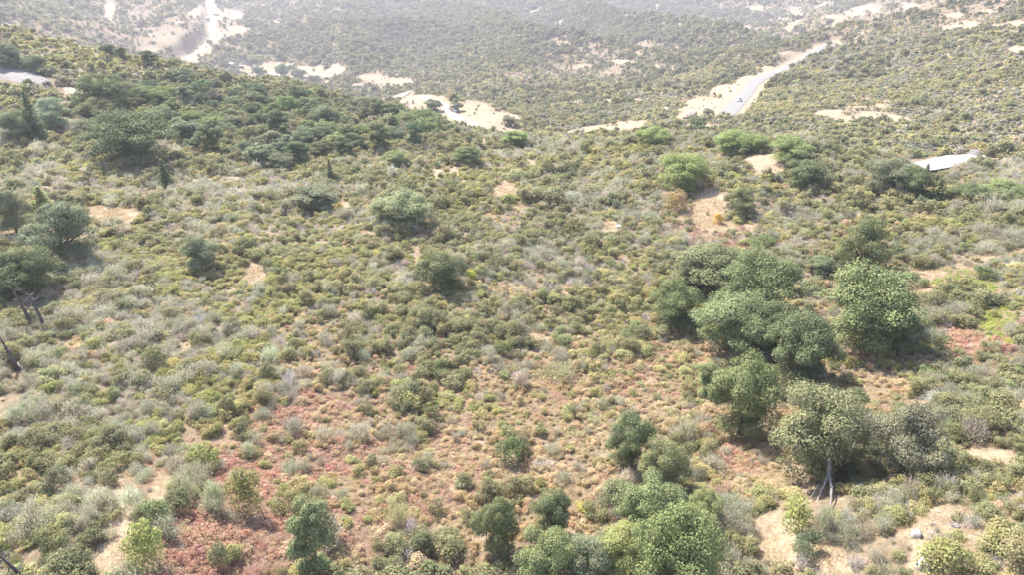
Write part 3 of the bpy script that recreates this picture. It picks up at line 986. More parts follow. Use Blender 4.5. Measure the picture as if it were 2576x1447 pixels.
MAIN_TREES = [
    ('oak_tree', 1785, 605, 738, 166, 'oak', T_OAKL, 'light green oak crown at the top of the big oak clump'),
    ('oak_tree', 1922, 625, 812, 174, 'oak', T_OAK, 'largest oak of the big clump with dark limbs showing through its crown'),
    ('oak_tree', 1704, 698, 826, 118, 'oak', T_OAK, 'small oak on the left side of the big oak clump above the fallen white branch'),
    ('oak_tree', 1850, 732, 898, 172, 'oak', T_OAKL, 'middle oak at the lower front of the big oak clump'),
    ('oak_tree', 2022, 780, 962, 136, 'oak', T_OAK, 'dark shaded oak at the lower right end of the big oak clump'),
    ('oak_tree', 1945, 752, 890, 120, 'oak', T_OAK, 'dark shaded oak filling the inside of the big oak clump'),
    ('oak_tree', 1877, 893, 1098, 142, 'oak', T_OAKL, 'tall rounded light green oak standing just below the big oak clump'),
    ('oak_tree', 1786, 905, 1000, 62, 'upright', T_OAKL, 'small narrow oak leaning against the rounded oak below the big clump'),
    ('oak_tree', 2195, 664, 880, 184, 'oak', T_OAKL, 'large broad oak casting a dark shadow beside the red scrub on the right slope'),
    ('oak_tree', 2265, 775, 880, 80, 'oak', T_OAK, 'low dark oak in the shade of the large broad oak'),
    ('oak_tree', 2184, 550, 685, 112, 'oak', T_OAK, 'dark hillside oak above the large broad oak and the straw strip'),
    ('oak_tree', 2074, 640, 690, 60, 'oak', T_GREY, 'small grey-green oak between the big clump and the hillside oak'),
    ('oak_tree', 2300, 1022, 1200, 142, 'oak', T_GREY, 'ragged grey-green oak on dry grass right of the forked-trunk oak'),
    ('oak_tree', 1591, 1035, 1180, 104, 'oak', T_OAK, 'left one of the twin trees in the golden scrub'),
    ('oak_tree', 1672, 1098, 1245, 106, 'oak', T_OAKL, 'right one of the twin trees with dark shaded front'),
    ('oak_tree', 1638, 1195, 1362, 146, 'oak', T_OAKL, 'dome-shaped pale oak below the twin trees at the head of the oak thicket'),
    ('oak_tree', 1712, 1282, 1540, 172, 'oak', T_OAKL, 'largest pale oak of the thicket at the lower edge'),
    ('oak_tree', 1775, 1235, 1320, 80, 'oak', T_OAKL, 'small light oak on the right shoulder of the pale oak thicket'),
    ('oak_tree', 1389, 1232, 1345, 88, 'oak', T_OAK, 'compact dark green oak above the left part of the oak thicket'),
    ('oak_tree', 1250, 1252, 1392, 106, 'oak', T_OAK, 'small round dark oak standing alone left of the oak thicket'),
    ('oak_tree', 1376, 1332, 1500, 138, 'oak', T_OAKL, 'pale oak at the lower left end of the oak thicket'),
    ('oak_tree', 1480, 1345, 1480, 120, 'oak', T_GREY, 'greyish oak between the two pale oaks of the thicket'),
    ('oak_tree', 1568, 1320, 1460, 110, 'oak', (.16, .18, .07), 'yellowish green oak in the middle of the pale oak thicket'),
    ('oak_tree', 780, 1262, 1432, 88, 'upright', T_OAKL, 'lone column-shaped tree standing in the red scrub with a dark shadow'),
    ('oak_tree', 1108, 618, 735, 116, 'oak', T_OAK, 'dark rounded oak standing alone in the middle of the brushy slope'),
    ('oak_tree', 498, 588, 680, 84, 'oak', T_GREY, 'lone silvery green tree on the left slope above grey shrubs'),
    ('oak_tree', 152, 512, 655, 140, 'oak', T_GREY, 'leggy grey oak with open crown beside the orange soil on the left'),
    ('oak_tree', 62, 622, 748, 120, 'oak', T_OAK, 'dark spreading oak above the bare snags at the left edge'),
    ('oak_tree', 8, 640, 750, 80, 'oak', T_OAK, 'dark oak cut by the left edge of the picture'),
    ('oak_tree', 18, 480, 580, 70, 'oak', T_GREY, 'grey oak at the left edge above the leggy oak'),
    ('feathery_tree', 1718, 378, 482, 122, 'oak', T_BRIGHT, 'bright green feathery tree standing out on the upper middle slope'),
    ('conifer_tree', 411, 398, 468, 42, 'conifer', T_DARK, 'small lone conifer on the left slope below the wooded hill'),
    ('conifer_tree', 829, 396, 460, 30, 'conifer', T_DARK, 'slim lone conifer on the upper slope below the dark crest trees'),
    ('young_conifer', 102, 468, 532, 56, 'conifer', T_BRIGHT, 'bright green young conifer above the leggy oak on the left'),
    ('bushy_tree', 790, 464, 540, 96, 'upright', T_BLUE, 'upright bushy dark tree beside the orange soil patch'),
    ('oak_tree', 258, 186, 288, 100, 'oak', T_OAK, 'big rounded oak in front of the wooded left hill'),
    ('oak_tree', 335, 292, 392, 176, 'oak', T_DARK, 'very dark low wide oak at the foot of the wooded hill'),
    ('fir_tree', 76, 232, 345, 56, 'conifer', T_DARK, 'tall dark fir standing on the left below the granite slab'),
    ('oak_tree', 128, 248, 318, 66, 'oak', (.15, .17, .11), 'pale silvery oak between the tall fir and the big hill oak'),
    ('oak_tree', 34, 280, 350, 64, 'oak', T_GREY, 'grey oak left of the tall dark fir'),
    ('oak_tree', 218, 300, 352, 60, 'oak', T_GREY, 'small grey oak left of the very dark low wide oak'),
    ('skyline_tree', 272, 108, 140, 34, 'mid', T_OAK, 'dark tree on the ridge line above the big rounded hill oak'),
    ('skyline_tree', 305, 118, 146, 28, 'mid', T_OAK, 'small tree on the ridge line right of the darker ridge tree'),
    ('skyline_tree', 372, 126, 162, 34, 'upright', T_DARK, 'narrow dark tree on the ridge line where the wooded hill begins'),
    ('oak_tree', 16, 112, 166, 50, 'oak', T_BLUE, 'bluish oak above the granite slab at the left edge'),
    ('oak_tree', 86, 138, 176, 40, 'oak', T_BLUE, 'small bluish oak right behind the granite slab'),
    ('crest_bush', 1299, 325, 372, 60, 'upright', T_BRIGHT, 'bright green bush on the crest below the end of the gravel road'),
    ('crest_bush', 1642, 318, 368, 74, 'oak', T_BRIGHT, 'bright green bush on the crest in front of the tan ridge'),
    ('crest_bush', 1585, 338, 366, 40, 'oak', T_OAKL, 'small green bush left of the bush in front of the tan ridge'),
    ('crest_tree', 1845, 330, 382, 86, 'oak', T_BRIGHT, 'bright green tree on the crest left of the bald ridge spot'),
    ('crest_tree', 1905, 335, 380, 60, 'oak', T_BRIGHT, 'middle one of the bright green crest trees'),
    ('crest_tree', 1990, 345, 402, 96, 'oak', T_BRIGHT, 'wide bright green crest tree right above the bald ridge spot'),
    ('crest_tree', 2030, 396, 470, 92, 'oak', T_OAK, 'dark oak right of the bald ridge spot'),
    ('crest_tree', 1870, 470, 542, 74, 'oak', T_OAK, 'dark oak beside the tan gully'),
    ('conifer_tree', 2362, 448, 512, 58, 'conifer', T_OAK, 'conifer with a broad pointed crown on the right crest'),
    ('crest_tree', 2434, 460, 518, 78, 'oak', T_OAK, 'round dark tree right next to the broad pointed conifer'),
    ('crest_tree', 2525, 458, 500, 74, 'oak', T_BRIGHT, 'green tree farthest right in the row along the right crest'),
    ('crest_tree', 2245, 398, 470, 104, 'oak', T_GREY, 'grey-brown oak left of the crest conifers'),
    ('crest_tree', 2300, 415, 494, 70, 'oak', T_OAK, 'dark oak touching the left side of the crest conifers'),
    ('conifer_tree', 2330, 410, 462, 34, 'conifer', T_DARK, 'thin dark conifer just below the white slab'),
    ('dark_tree', 745, 348, 412, 66, 'upright', T_DARK, 'left one of the tall dark crest trees'),
    ('dark_tree', 812, 350, 395, 60, 'oak', T_OAK, 'round tree between the tall dark crest trees'),
    ('dark_tree', 864, 342, 396, 44, 'upright', T_DARK, 'right one of the tall dark crest trees'),
    ('bushy_tree', 995, 384, 412, 60, 'oak', T_BRIGHT, 'wide green bushy tree on the upper slope'),
    ('oak_tree', 705, 382, 425, 60, 'oak', T_GREY, 'grey round oak below the tall dark crest trees'),
    ('bushy_tree', 1010, 492, 552, 130, 'oak', (.14, .165, .085), 'broad pale olive thicket tree right of the orange soil patch'),
    ('bushy_tree', 1175, 372, 408, 70, 'oak', T_OAKL, 'broad low green tree near the bare crest patches'),
    ('roadside_bush', 1088, 252, 275, 44, 'mid', T_DARK, 'round dark bush inside the bend of the gravel road'),
    ('roadside_bush', 1146, 255, 280, 34, 'mid', T_GREY, 'greyish bush on the far side of the gravel road bend'),
    ('roadside_bush', 1284, 292, 314, 38, 'mid', T_GREY, 'greyish bush at the lower end of the gravel road'),
    ('roadside_bush', 1752, 300, 322, 46, 'mid', T_OAK, 'green bush at the bottom of the highway bank'),
    ('roadside_bush', 1706, 300, 318, 24, 'mid', T_OAK, 'upright green bush below the rocky highway bank'),
    ('roadside_bush', 1780, 272, 290, 26, 'mid', T_GREY, 'grey bush on the open highway bank'),
    ('roadside_bush', 2086, 102, 116, 14, 'mid', T_OAK, 'tiny round tree beside the far end of the highway'),
    ('ranch_tree', 652, 164, 196, 30, 'mid', T_DARK, 'dark tree beside the ranch clearing'),
    ('ranch_tree', 712, 158, 202, 26, 'mid', T_BLUE, 'tall narrow tree by the dirt drive'),
    ('ranch_tree', 738, 160, 184, 26, 'mid', T_BLUE, 'upper tree in the dry ranch field'),
    ('ranch_tree', 752, 172, 196, 34, 'mid', T_BLUE, 'lower tree in the dry ranch field'),
    ('ranch_tree', 820, 156, 170, 22, 'mid', T_BLUE, 'small tree on the upper rim of the dry ranch field'),
    ('ranch_tree', 566, 150, 168, 24, 'mid', T_BLUE, 'small tree left of the pale-roofed house'),
    ('ranch_tree', 586, 172, 194, 34, 'mid', T_BLUE, 'round tree in front of the pale-roofed house'),
    ('ranch_tree', 790, 188, 206, 30, 'mid', T_GREY, 'grey tree on the lower rim of the dry ranch field'),
    ('ranch_tree', 696, 166, 182, 12, 'mid', T_DARK, 'small dark pointed tree at the fork of the dirt drive'),
    ('ranch_tree', 720, 186, 206, 24, 'mid', T_OAK, 'green tree right of the lower dirt drive'),
]
taken = []   # ground already under a named plant: x, y, radius
for nm, uc, vt, vb, w, st, tint, lab in MAIN_TREES:
    _t, (x, y, z, R, H) = tree(nm, uc, vt, vb, w, st, tint, unique(lab), group='trees by the road and ranch' if st == 'mid' else None)
    taken.append((x, y, R * .55))

# the tree with the bare forked limbs
t, (fx, fy, fz, fR, fH) = tree('oak_tree', 2066, 966, 1198, 190, 'oak', T_OAKL, unique('tall oak on a bare forked pale trunk with dead limbs below'), k=1)
taken.append((fx, fy, fR * .5))
g = np.random.default_rng(5)


def above(u, v, lift):
    x, y, z = hit(u, v)
    return np.array([x, y, z + lift])


px_ = above(2078, 1225, 0)
for q_ in (px_, above(2057, 1262, 0), above(2098, 1268, 0), above(2080, 1290, 0)):
    taken.append((q_[0], q_[1], 1.7))
top_ = px_ + np.array([0, 1.2, 3.6])
parts = [limb(px_ + (0, 0, 1.4), top_, .20, .14, g, .05)[0]]
for a, b, r in ((px_ + (0, 0, 1.5), above(2056, 1262, 0), .13), (px_ + (0, 0, 1.5), above(2098, 1266, 0), .13), (above(2088, 1248, .9), above(2086, 1290, 0), .07), (above(2058, 1240, .9), above(2040, 1262, .3), .05)):
    parts.append(limb(a, b, r, r * .5, g, .10, 7, .10)[0])
v, f = join(parts)
org = np.array(t.location)
me = mesh_np('dead limb', v - px_, f, MAT_PALEBARK, True)
lo = obj('dead_limb', me, t)
lo.matrix_parent_inverse.identity()
inv = t.matrix_basis.inverted()
lo.matrix_basis = inv @ __import__('mathutils').Matrix.Translation(Vector(px_))

# the wooded left hill and its skirts, tree by tree
HILL = [(330, 215), (400, 192), (470, 186), (560, 210), (700, 228), (860, 242), (1000, 280), (1150, 322), (1120, 342), (960, 350), (880, 372), (760, 345), (690, 395), (560, 392), (470, 370), (430, 300), (330, 285), (200, 300), (190, 262), (320, 252)]


def inside(poly, u, v):
    c = False
    n = len(poly)
    for i in range(n):
        (x1, y1), (x2, y2) = poly[i], poly[(i + 1) % n]
        if (y1 > v) != (y2 > v) and u < (x2 - x1) * (v - y1) / (y2 - y1) + x1:
            c = not c
    return c


hill_pts = []
tries = 0
while len(hill_pts) < 165 and tries < 9000:
    tries += 1
    u, v = random.uniform(50, 1160), random.uniform(130, 400)
    if not inside(HILL, u, v):
        continue
    s = 24 + 10 * (v - 200) / 150
    if any(((a - u) / 1.15) ** 2 + ((b - v) * 1.5) ** 2 < s * s for a, b in hill_pts):
        continue
    hill_pts.append((u, v))
TONES = [('dark', T_DARK), ('mid-green', T_OAK), ('light green', T_OAKL), ('greyish', T_GREY), ('bluish', T_BLUE), ('bright green', (.112, .132, .052))]
for u, v in hill_pts:
    w = random.lognormvariate(math.log(50), .26) * (0.72 + .28 * (v - 150) / 200)
    tone, tint = random.choice(TONES)
    st = random.choice(['oak', 'oak', 'mid', 'mid', 'upright'])
    h = w * random.uniform(.72, .95) if st != 'upright' else w * 1.1
    w = w * .8 if st == 'upright' else w
    size = 'small' if w < 38 else ('large' if w > 58 else 'mid-sized')
    form = 'narrow' if st == 'upright' else ('open' if st == 'oak' else 'round')
    _t, (x, y, z, R, H) = tree('hill_tree', u, v - h * .6, v + h * .4, w, st, tint, place_label(f'{size} {form} {tone} hill tree', u, v), group='trees on the wooded left hill')
    taken.append((x, y, R * .6))

# ------------------------------------------------------------------ single bushes that stand out
BUSH = {}
for st, n, lf in (('leafy', 1500, .10), ('scrub', 1900, .092), ('feathery', 1300, .088), ('dead', 300, .10), ('low', 700, .10)):
    BUSH[st] = [shrub_mesh(f'{st} shrub', 300 + 10 * i + len(st), st, n, lf) for i in range(5)]
TOPZ = dict(leafy=1.15, scrub=1.5, feathery=1.15, dead=.95, low=.6)


def bush(name, uc, vt, vb, w, st, tint, label, cat='shrub'):
    x, y, z, R, H = fit_plant(uc, vt, vb, w, .35)
    o = obj(name, random.choice(BUSH[st]), None, (x, y, z - .05), [c * random.uniform(.95, 1.05) for c in tint])
    o.rotation_euler = (0, 0, random.uniform(0, 6.28))
    o.scale = (R, R, max(.5 * R, H * .88) / TOPZ[st])
    tag(o, unique(label), cat)
    taken.append((x, y, R * .75))
    return o


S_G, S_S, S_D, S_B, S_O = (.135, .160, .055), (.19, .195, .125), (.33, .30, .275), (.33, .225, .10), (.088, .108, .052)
for a in (
    ('yellow_bush', 2012, 1238, 1335, 88, 'leafy', (.195, .205, .085), 'bright yellow-green feathery bush at the top of the dry grass clearing'),
    ('yellow_bush', 2386, 1338, 1462, 124, 'scrub', (.175, .170, .070), 'big yellow-green bush beside the white boulders'),
    ('round_bush', 1414, 812, 872, 62, 'scrub', (.15, .17, .085), 'round grey-green bush alone in the middle of the olive slope'),
    ('golden_bush', 1706, 465, 532, 76, 'scrub', (.20, .158, .085), 'golden-brown dome bush below the bright green feathery tree'),
    ('golden_bush', 1806, 526, 562, 32, 'leafy', (.32, .225, .06), 'small orange-gold bush in the tan gully'),
    ('golden_bush', 856, 505, 527, 22, 'leafy', (.22, .19, .06), 'small golden bush on the orange soil patch'),
    ('yellow_bush', 1850, 426, 452, 52, 'low', (.22, .25, .07), 'low yellow-green bush left of the bald ridge spot'),
    ('dark_bush', 2034, 1325, 1405, 64, 'scrub', (.10, .125, .065), 'round dark green bush in the dry grass clearing'),
    ('grey_bush', 2072, 1280, 1350, 46, 'feathery', S_S, 'narrow grey-green bush on the rim of the dry grass clearing'),
    ('grey_bush', 2128, 1288, 1338, 44, 'feathery', (.27, .26, .22), 'silvery twiggy bush right of the narrow grey-green bush'),
    ('silver_bush', 2022, 1388, 1436, 42, 'dead', (.30, .27, .26), 'silvery grey dead bush below the round dark green bush'),
    ('olive_bush', 610, 1160, 1285, 92, 'scrub', (.165, .165, .07), 'big olive dome bush on the right side of the red scrub'),
    ('olive_bush', 503, 1108, 1190, 100, 'scrub', (.155, .165, .065), 'wide olive bush at the upper edge of the red scrub'),
    ('grey_bush', 461, 1196, 1260, 50, 'feathery', S_S, 'grey-green bush at the left edge of the red scrub'),
    ('grey_bush', 536, 1212, 1278, 50, 'feathery', (.20, .22, .14), 'lone grey-green bush in the middle of the red scrub'),
    ('silver_bush', 331, 1228, 1292, 52, 'feathery', (.26, .26, .20), 'pale silvery round bush at the top of the straw path'),
    ('dark_bush', 388, 1250, 1330, 80, 'scrub', (.14, .15, .08), 'dark olive bush right of the straw path'),
    ('yellow_bush', 352, 1308, 1420, 100, 'scrub', (.185, .20, .075), 'large yellow-green bush right of the straw path bottom'),
    ('grey_bush', 993, 1262, 1322, 62, 'feathery', (.23, .215, .13), 'round grey-green bush in the golden scrub left of the small round oak'),
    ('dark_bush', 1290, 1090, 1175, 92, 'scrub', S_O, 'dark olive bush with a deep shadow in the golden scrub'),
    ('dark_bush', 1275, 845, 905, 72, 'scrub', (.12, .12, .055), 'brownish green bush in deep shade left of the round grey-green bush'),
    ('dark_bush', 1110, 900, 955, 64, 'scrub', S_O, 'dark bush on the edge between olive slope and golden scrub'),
    ('dark_bush', 1915, 585, 625, 70, 'scrub', (.10, .13, .05), 'dark green bush right of the low brown scrub'),
    ('dark_bush', 2478, 665, 700, 50, 'scrub', S_O, 'dark green bush just above the yellow-green ground cover'),
    ('pale_bush', 2350, 905, 955, 60, 'low', (.16, .19, .08), 'pale green bush on the brown slope right of the broad oak'),
    ('silver_bush', 2345, 985, 1020, 56, 'feathery', (.30, .30, .25), 'pale silvery mound right above the ragged grey oak'),
    ('silver_bush', 1026, 700, 735, 36, 'dead', (.34, .31, .305), 'white dead bush just left of the dark rounded oak'),
    ('silver_bush', 500, 785, 820, 40, 'dead', (.34, .31, .305), 'bleached dead bush on the left slope'),
    ('silver_bush', 725, 930, 975, 44, 'dead', (.34, .31, .305), 'bleached dead bush above the red scrub'),
    ('silver_bush', 1035, 1300, 1345, 34, 'dead', (.34, .31, .305), 'white dead bush in the golden scrub'),
    ('yellow_bush', 1470, 1255, 1290, 56, 'leafy', (.24, .23, .07), 'bright yellow bush right of the compact dark oak'),
    ('yellow_bush', 1185, 672, 705, 36, 'leafy', (.25, .27, .07), 'small yellow-green bush touching the dark rounded oak'),
    ('yellow_bush', 212, 400, 420, 44, 'low', (.30, .27, .10), 'pale yellow bush on the upper left slope'),
    ('grey_bush', 1410, 905, 960, 100, 'feathery', (.20, .20, .11), 'wide feathery grey-green bush at the top of the golden scrub'),
    ('olive_bush', 2540, 985, 1060, 100, 'scrub', (.15, .16, .08), 'wide olive bush at the right edge beyond the pale clearing'),
):
    bush(*a)

# ------------------------------------------------------------------ rocks
def rock(name, ul, ur, vt, vb, thick, mat, label, seed, cat='rock', tilt=0.0, flat=False):
    uc, vc = (ul + ur) / 2, (vt + vb) / 2
    cen = np.array(hit(uc, vc))
    cen[2] -= .35 if 'slab' in name else 0
    dist_ = np.linalg.norm(cen)
    hw_ = (ur - ul) / 2 * dist_ / FPX
    fw_ = np.array([cen[0], cen[1], 0]) / math.hypot(cen[0], cen[1])
    rt_ = np.array([fw_[1], -fw_[0], 0])
    hv_ = min((vb - vt) / 2 * dist_ / FPX / max(.12, -cen[2] / dist_), hw_ * 2.2)
    tl_ = float(np.clip(tilt * dist_ / FPX / max(.12, -cen[2] / dist_), -1.5 * hw_, 1.5 * hw_))

    def drape(d):
        q = cen + d
        return np.array([d[0], d[1], float(gz(q[0], q[1])) - cen[2]])
    ax, ay = drape(rt_ * hw_ + fw_ * tl_), drape(fw_ * hv_)
    g = np.random.default_rng(seed)
    nu, nv = 40, 20
    a, b = np.meshgrid(np.linspace(0, 2 * math.pi, nu, endpoint=False), np.linspace(-1.35, math.pi / 2, nv))
    d = np.stack([np.cos(b) * np.cos(a), np.cos(b) * np.sin(a), np.sin(b)], -1).reshape(-1, 3)
    q = d * 2.1 + seed * 3.7
    n = .8 * fbm(q[:, 0] + q[:, 2], q[:, 1] - q[:, 2], 1.1, seed, 4) + .25 * fbm(q[:, 0], q[:, 1] + q[:, 2] * 2, .35, seed + 9, 2)
    s = (.45 + 1.1 * n) if 'slab' in name else (.62 + .72 * n)
    p = np.sign(d) * np.abs(d) ** (1.0 if 'slab' in name else .78) * s[:, None]
    w = cen + p[:, :1] * ax + p[:, 1:2] * ay + p[:, 2:] * np.array([0, 0, thick])
    f = []
    for i in range(nv - 1):
        for j in range(nu):
            k = (j + 1) % nu
            f.append((i * nu + j, i * nu + k, (i + 1) * nu + k, (i + 1) * nu + j))
    o = obj(name, mesh_np('rock', w - cen, f, mat, True), None, cen)
    tag(o, unique(label), cat)
    r = np.linalg.norm(ax)
    for t_ in (-.6, 0, .6):
        taken.append((cen[0] + ax[0] * t_, cen[1] + ax[1] * t_, r * .5))
    return o


rock('granite_slab', -30, 78, 180, 203, 1.2, MAT_GRANITE, 'long grey granite slab at the left edge on the wooded hill', 3, tilt=-14)
rock('granite_outcrop', 160, 205, 228, 238, .5, MAT_TANROCK, 'thin granite outcrop left of the big rounded hill oak', 4, tilt=-6)
rock('granite_outcrop', 205, 240, 252, 268, .6, MAT_GRANITE, 'small tan outcrop below the big rounded hill oak', 5, tilt=-8)
rock('white_slab', 2322, 2446, 391, 417, .6, MAT_PALEROCK, 'bright white rock slab on the right hillside', 6, tilt=18)
rock('boulder', 2440, 2462, 383, 396, 1.4, MAT_GRANITE, 'grey boulder on the upper end of the white slab', 7)
rock('boulder', 2292, 2312, 1345, 1356, .5, MAT_PALEROCK, 'white boulder half way up the narrow bare strip', 8)
rock('boulder', 2308, 2326, 1418, 1434, .6, MAT_PALEROCK, 'left white boulder at the foot of the narrow bare strip', 9)
rock('boulder', 2326, 2342, 1420, 1436, .5, MAT_PALEROCK, 'right white boulder touching the big yellow-green bush', 10)
rock('boulder', 2322, 2334, 1395, 1410, .4, MAT_GRANITE, 'small grey boulder just above the two white boulders', 12)
rock('boulder', 2276, 2292, 1270, 1282, .4, MAT_PALEROCK, 'flat pale boulder on the trail above the narrow bare strip', 13)
rock('granite_outcrop', 965, 1030, 240, 252, .8, MAT_TANROCK, 'long pale outcrop left of the gravel road bend', 14, tilt=8)
rock('granite_outcrop', 1718, 1752, 278, 302, 1.6, MAT_TANROCK, 'broken rocky outcrop at the low end of the highway bank', 15, tilt=6)
rock('boulder', 1670, 1682, 272, 280, 1.4, MAT_PALEROCK, 'pale boulder in the brush left of the highway bank', 16)
rock('boulder', 1440, 1470, 326, 334, .8, MAT_GRANITE, 'low boulder at the left end of the tan ridge', 17)
rock('boulder', 1570, 1578, 612, 618, .3, MAT_PALEROCK, 'little white stone in brush below the golden dome bush', 18)
rock('boulder', 1958, 1972, 442, 452, .5, MAT_PALEROCK, 'white stone on the bald ridge spot', 19)
rock('boulder', 1548, 1564, 568, 574, .4, MAT_PALEROCK, 'pale stone on the small bare patch in the middle slope', 20)

# ------------------------------------------------------------------ dead wood
def snag(name, ub, vb, ut, vt, r0, label, mat, nb, seed, bl=1.6):
    g = np.random.default_rng(seed)
    p0 = np.array(hit(ub, vb))
    dx, dy, dz = ray(ut, vt)
    s = math.hypot(p0[0], p0[1]) / math.hypot(dx, dy)
    p1 = np.array([dx, dy, dz]) * s
    L = np.linalg.norm(p1 - p0)
    tb, path = limb(p0 - (0, 0, .3), p1, r0, r0 * .25, g, .015, 10)
    o = bpy.data.objects.new(name, None)
    C.objects.link(o)
    o.location = p0
    tag(o, unique(label), 'dead tree')
    obj('trunk', mesh_np('snag trunk', tb[0] - p0, tb[1], mat, True), o)
    for k in range(nb):
        t = g.uniform(.35, .98)
        q = path[int(t * 9)]
        a = g.uniform(0, 6.28)
        e = q + np.array([math.cos(a), math.sin(a), g.uniform(-.15, .45)]) * bl * g.uniform(.5, 1.1) * (1.25 - t * .6)
        parts = [limb(q, e, r0 * .28, r0 * .06, g, .14, 6)[0]]
        for _ in range(3):
            m = q + (e - q) * g.uniform(.4, .9)
            parts.append(limb(m, m + g.normal(size=3) * bl * .25, r0 * .12, r0 * .04, g, .12, 4)[0])
        v, f = join(parts)
        obj('branch', mesh_np('snag branch', v - p0, f, mat, True), o)
    return o


snag('snag', 114, 828, 74, 738, .24, 'bare burnt snag with many side branches standing left of the olive slope', MAT_SNAG, 16, 21, 1.9)
snag('snag', 84, 822, 26, 722, .26, 'taller leaning burnt snag with few branches below the dark spreading oak', MAT_SNAG, 7, 22, 1.3)
snag('snag', 48, 934, -6, 840, .24, 'leaning broken snag above the bleached log at the left edge', MAT_SNAG, 4, 23, 1.2)
snag('snag', 62, 1452, -4, 1396, .16, 'bare grey dead branch reaching in at the lower left corner', MAT_SNAG, 7, 24, 1.0)


def fallen(name, pix, r0, label, mat, seed, twigs=6, tl=1.0, cat='dead branch'):
    g = np.random.default_rng(seed)
    p = np.array([above(u, v, h) for u, v, h in pix])
    t = np.linspace(0, len(p) - 1, 10)
    q = np.stack([np.interp(t, range(len(p)), p[:, i]) for i in range(3)], 1) + g.normal(size=(10, 3)) * .04
    parts = [tube(q, np.linspace(r0, r0 * .35, 10))]
    for _ in range(twigs):
        m = q[g.integers(2, 10)]
        parts.append(limb(m, m + np.array([g.normal(), g.normal(), abs(g.normal()) * .5]) * tl, r0 * .4, r0 * .12, g, .14, 5)[0])
    v, f = join(parts)
    o = obj(name, mesh_np(name, v - q[0], f, mat, True), None, q[0])
    tag(o, unique(label), cat)


fallen('fallen_branch', [(1760, 832, .9), (1735, 822, 1.1), (1705, 812, 1.2), (1672, 806, 1.0)], .11, 'long white dead branch sticking out of the big oak clump', MAT_PALEBARK, 31, 12, 1.5)
fallen('fallen_log', [(70, 950, .5), (50, 932, .9)], .17, 'short bleached log on the slope at the left edge', MAT_PALEBARK, 32, 2, .5, 'log')
fallen('fallen_branch', [(52, 610, .5), (75, 600, 1.0), (108, 592, 1.0)], .14, 'curved bare branch over orange soil left of the leggy oak', MAT_PALEBARK, 33, 2, .6)
fallen('fallen_branch', [(2410, 1338, .3), (2380, 1330, .3)], .07, 'thin grey stick lying by the big yellow-green bush', MAT_PALEBARK, 34, 3, .4)
fallen('fallen_branch', [(1880, 590, .4), (1906, 596, .4)], .12, 'grey stick in front of the low brown scrub', MAT_PALEBARK, 35, 4, .8)

# ------------------------------------------------------------------ ranch buildings and vehicles
def boxf(c, s, rot=0.0, top=1.0):
    """box centred at C (bottom at z), its top face scaled by TOP"""
    x, y, z = s[0] / 2, s[1] / 2, s[2]
    v = np.array([(-x, -y, 0), (x, -y, 0), (x, y, 0), (-x, y, 0), (-x * top, -y * top, z), (x * top, -y * top, z), (x * top, y * top, z), (-x * top, y * top, z)]) + np.array(c)
    f = np.array([(3, 2, 1, 0), (4, 5, 6, 7), (0, 1, 5, 4), (1, 2, 6, 5), (2, 3, 7, 6), (3, 0, 4, 7)])
    return v, f


def house(name, u, v, L, W, Hh, rot, label, wall=MAT_WALL, flat=False, cat='house'):
    x, y, z = hit(u, v)
    o = bpy.data.objects.new(name, None)
    C.objects.link(o)
    o.location = (x, y, z)
    o.rotation_euler = (0, 0, rot)
    tag(o, unique(label), cat)
    obj('wall', mesh_np('house wall', *boxf((0, 0, -1.2), (L, W, Hh + 1.2)), wall), o)
    e = .6
    rh = .35 if flat else W * .24
    rv = np.array([(-L / 2 - e, -W / 2 - e, Hh), (L / 2 + e, -W / 2 - e, Hh), (L / 2 + e, W / 2 + e, Hh), (-L / 2 - e, W / 2 + e, Hh), (-L / 2 - e, 0, Hh + rh), (L / 2 + e, 0, Hh + rh)])
    rv = np.concatenate([rv, rv + np.array([0, 0, -.2])])
    rf = [(0, 1, 5, 4), (2, 3, 4, 5), (7, 6, 10, 11), (9, 8, 11, 10), (1, 0, 6, 7), (3, 2, 8, 9), (0, 4, 10, 6), (4, 3, 9, 10), (2, 5, 11, 8), (5, 1, 7, 11)]
    obj('roof', mesh_np('house roof', rv, rf, MAT_ROOF), o)
    if not flat:
        obj('door', mesh_np('door', *boxf((-L * .1, -W / 2 - .02, 0), (1.1, .1, 2.1)), MAT_DARKWALL), o)
        for t in (-.33, .18, .36):
            obj('window', mesh_np('window', *boxf((L * t, -W / 2 - .02, 1.0), (1.4, .1, 1.1)), MAT_DARKGLASS), o)
    taken.append((x, y, max(L, W) * .6))
    return o


house('ranch_house', 581, 166, 12, 6.5, 2.9, -.45, 'pale-roofed long house beside the dirt drive on the far ranch')
house('shed', 606, 170, 6, 4, 2.4, .5, 'small shed right of the pale-roofed long house', MAT_DARKWALL, True, 'shed')
house('shed', 543, 38, 9, 6, 3.0, .2, 'pale shed on the right of the far dirt track', MAT_WALL, True, 'shed')
house('shed', 520, 49, 8, 6, 3.0, .6, 'pale shed on the left of the far dirt track', MAT_WALL, True, 'shed')
house('dark_barn', 687, 193, 11, 5, 2.2, .15, 'low dark barn beside the dirt drive under the dry ranch field', MAT_DARKWALL, True, 'barn')


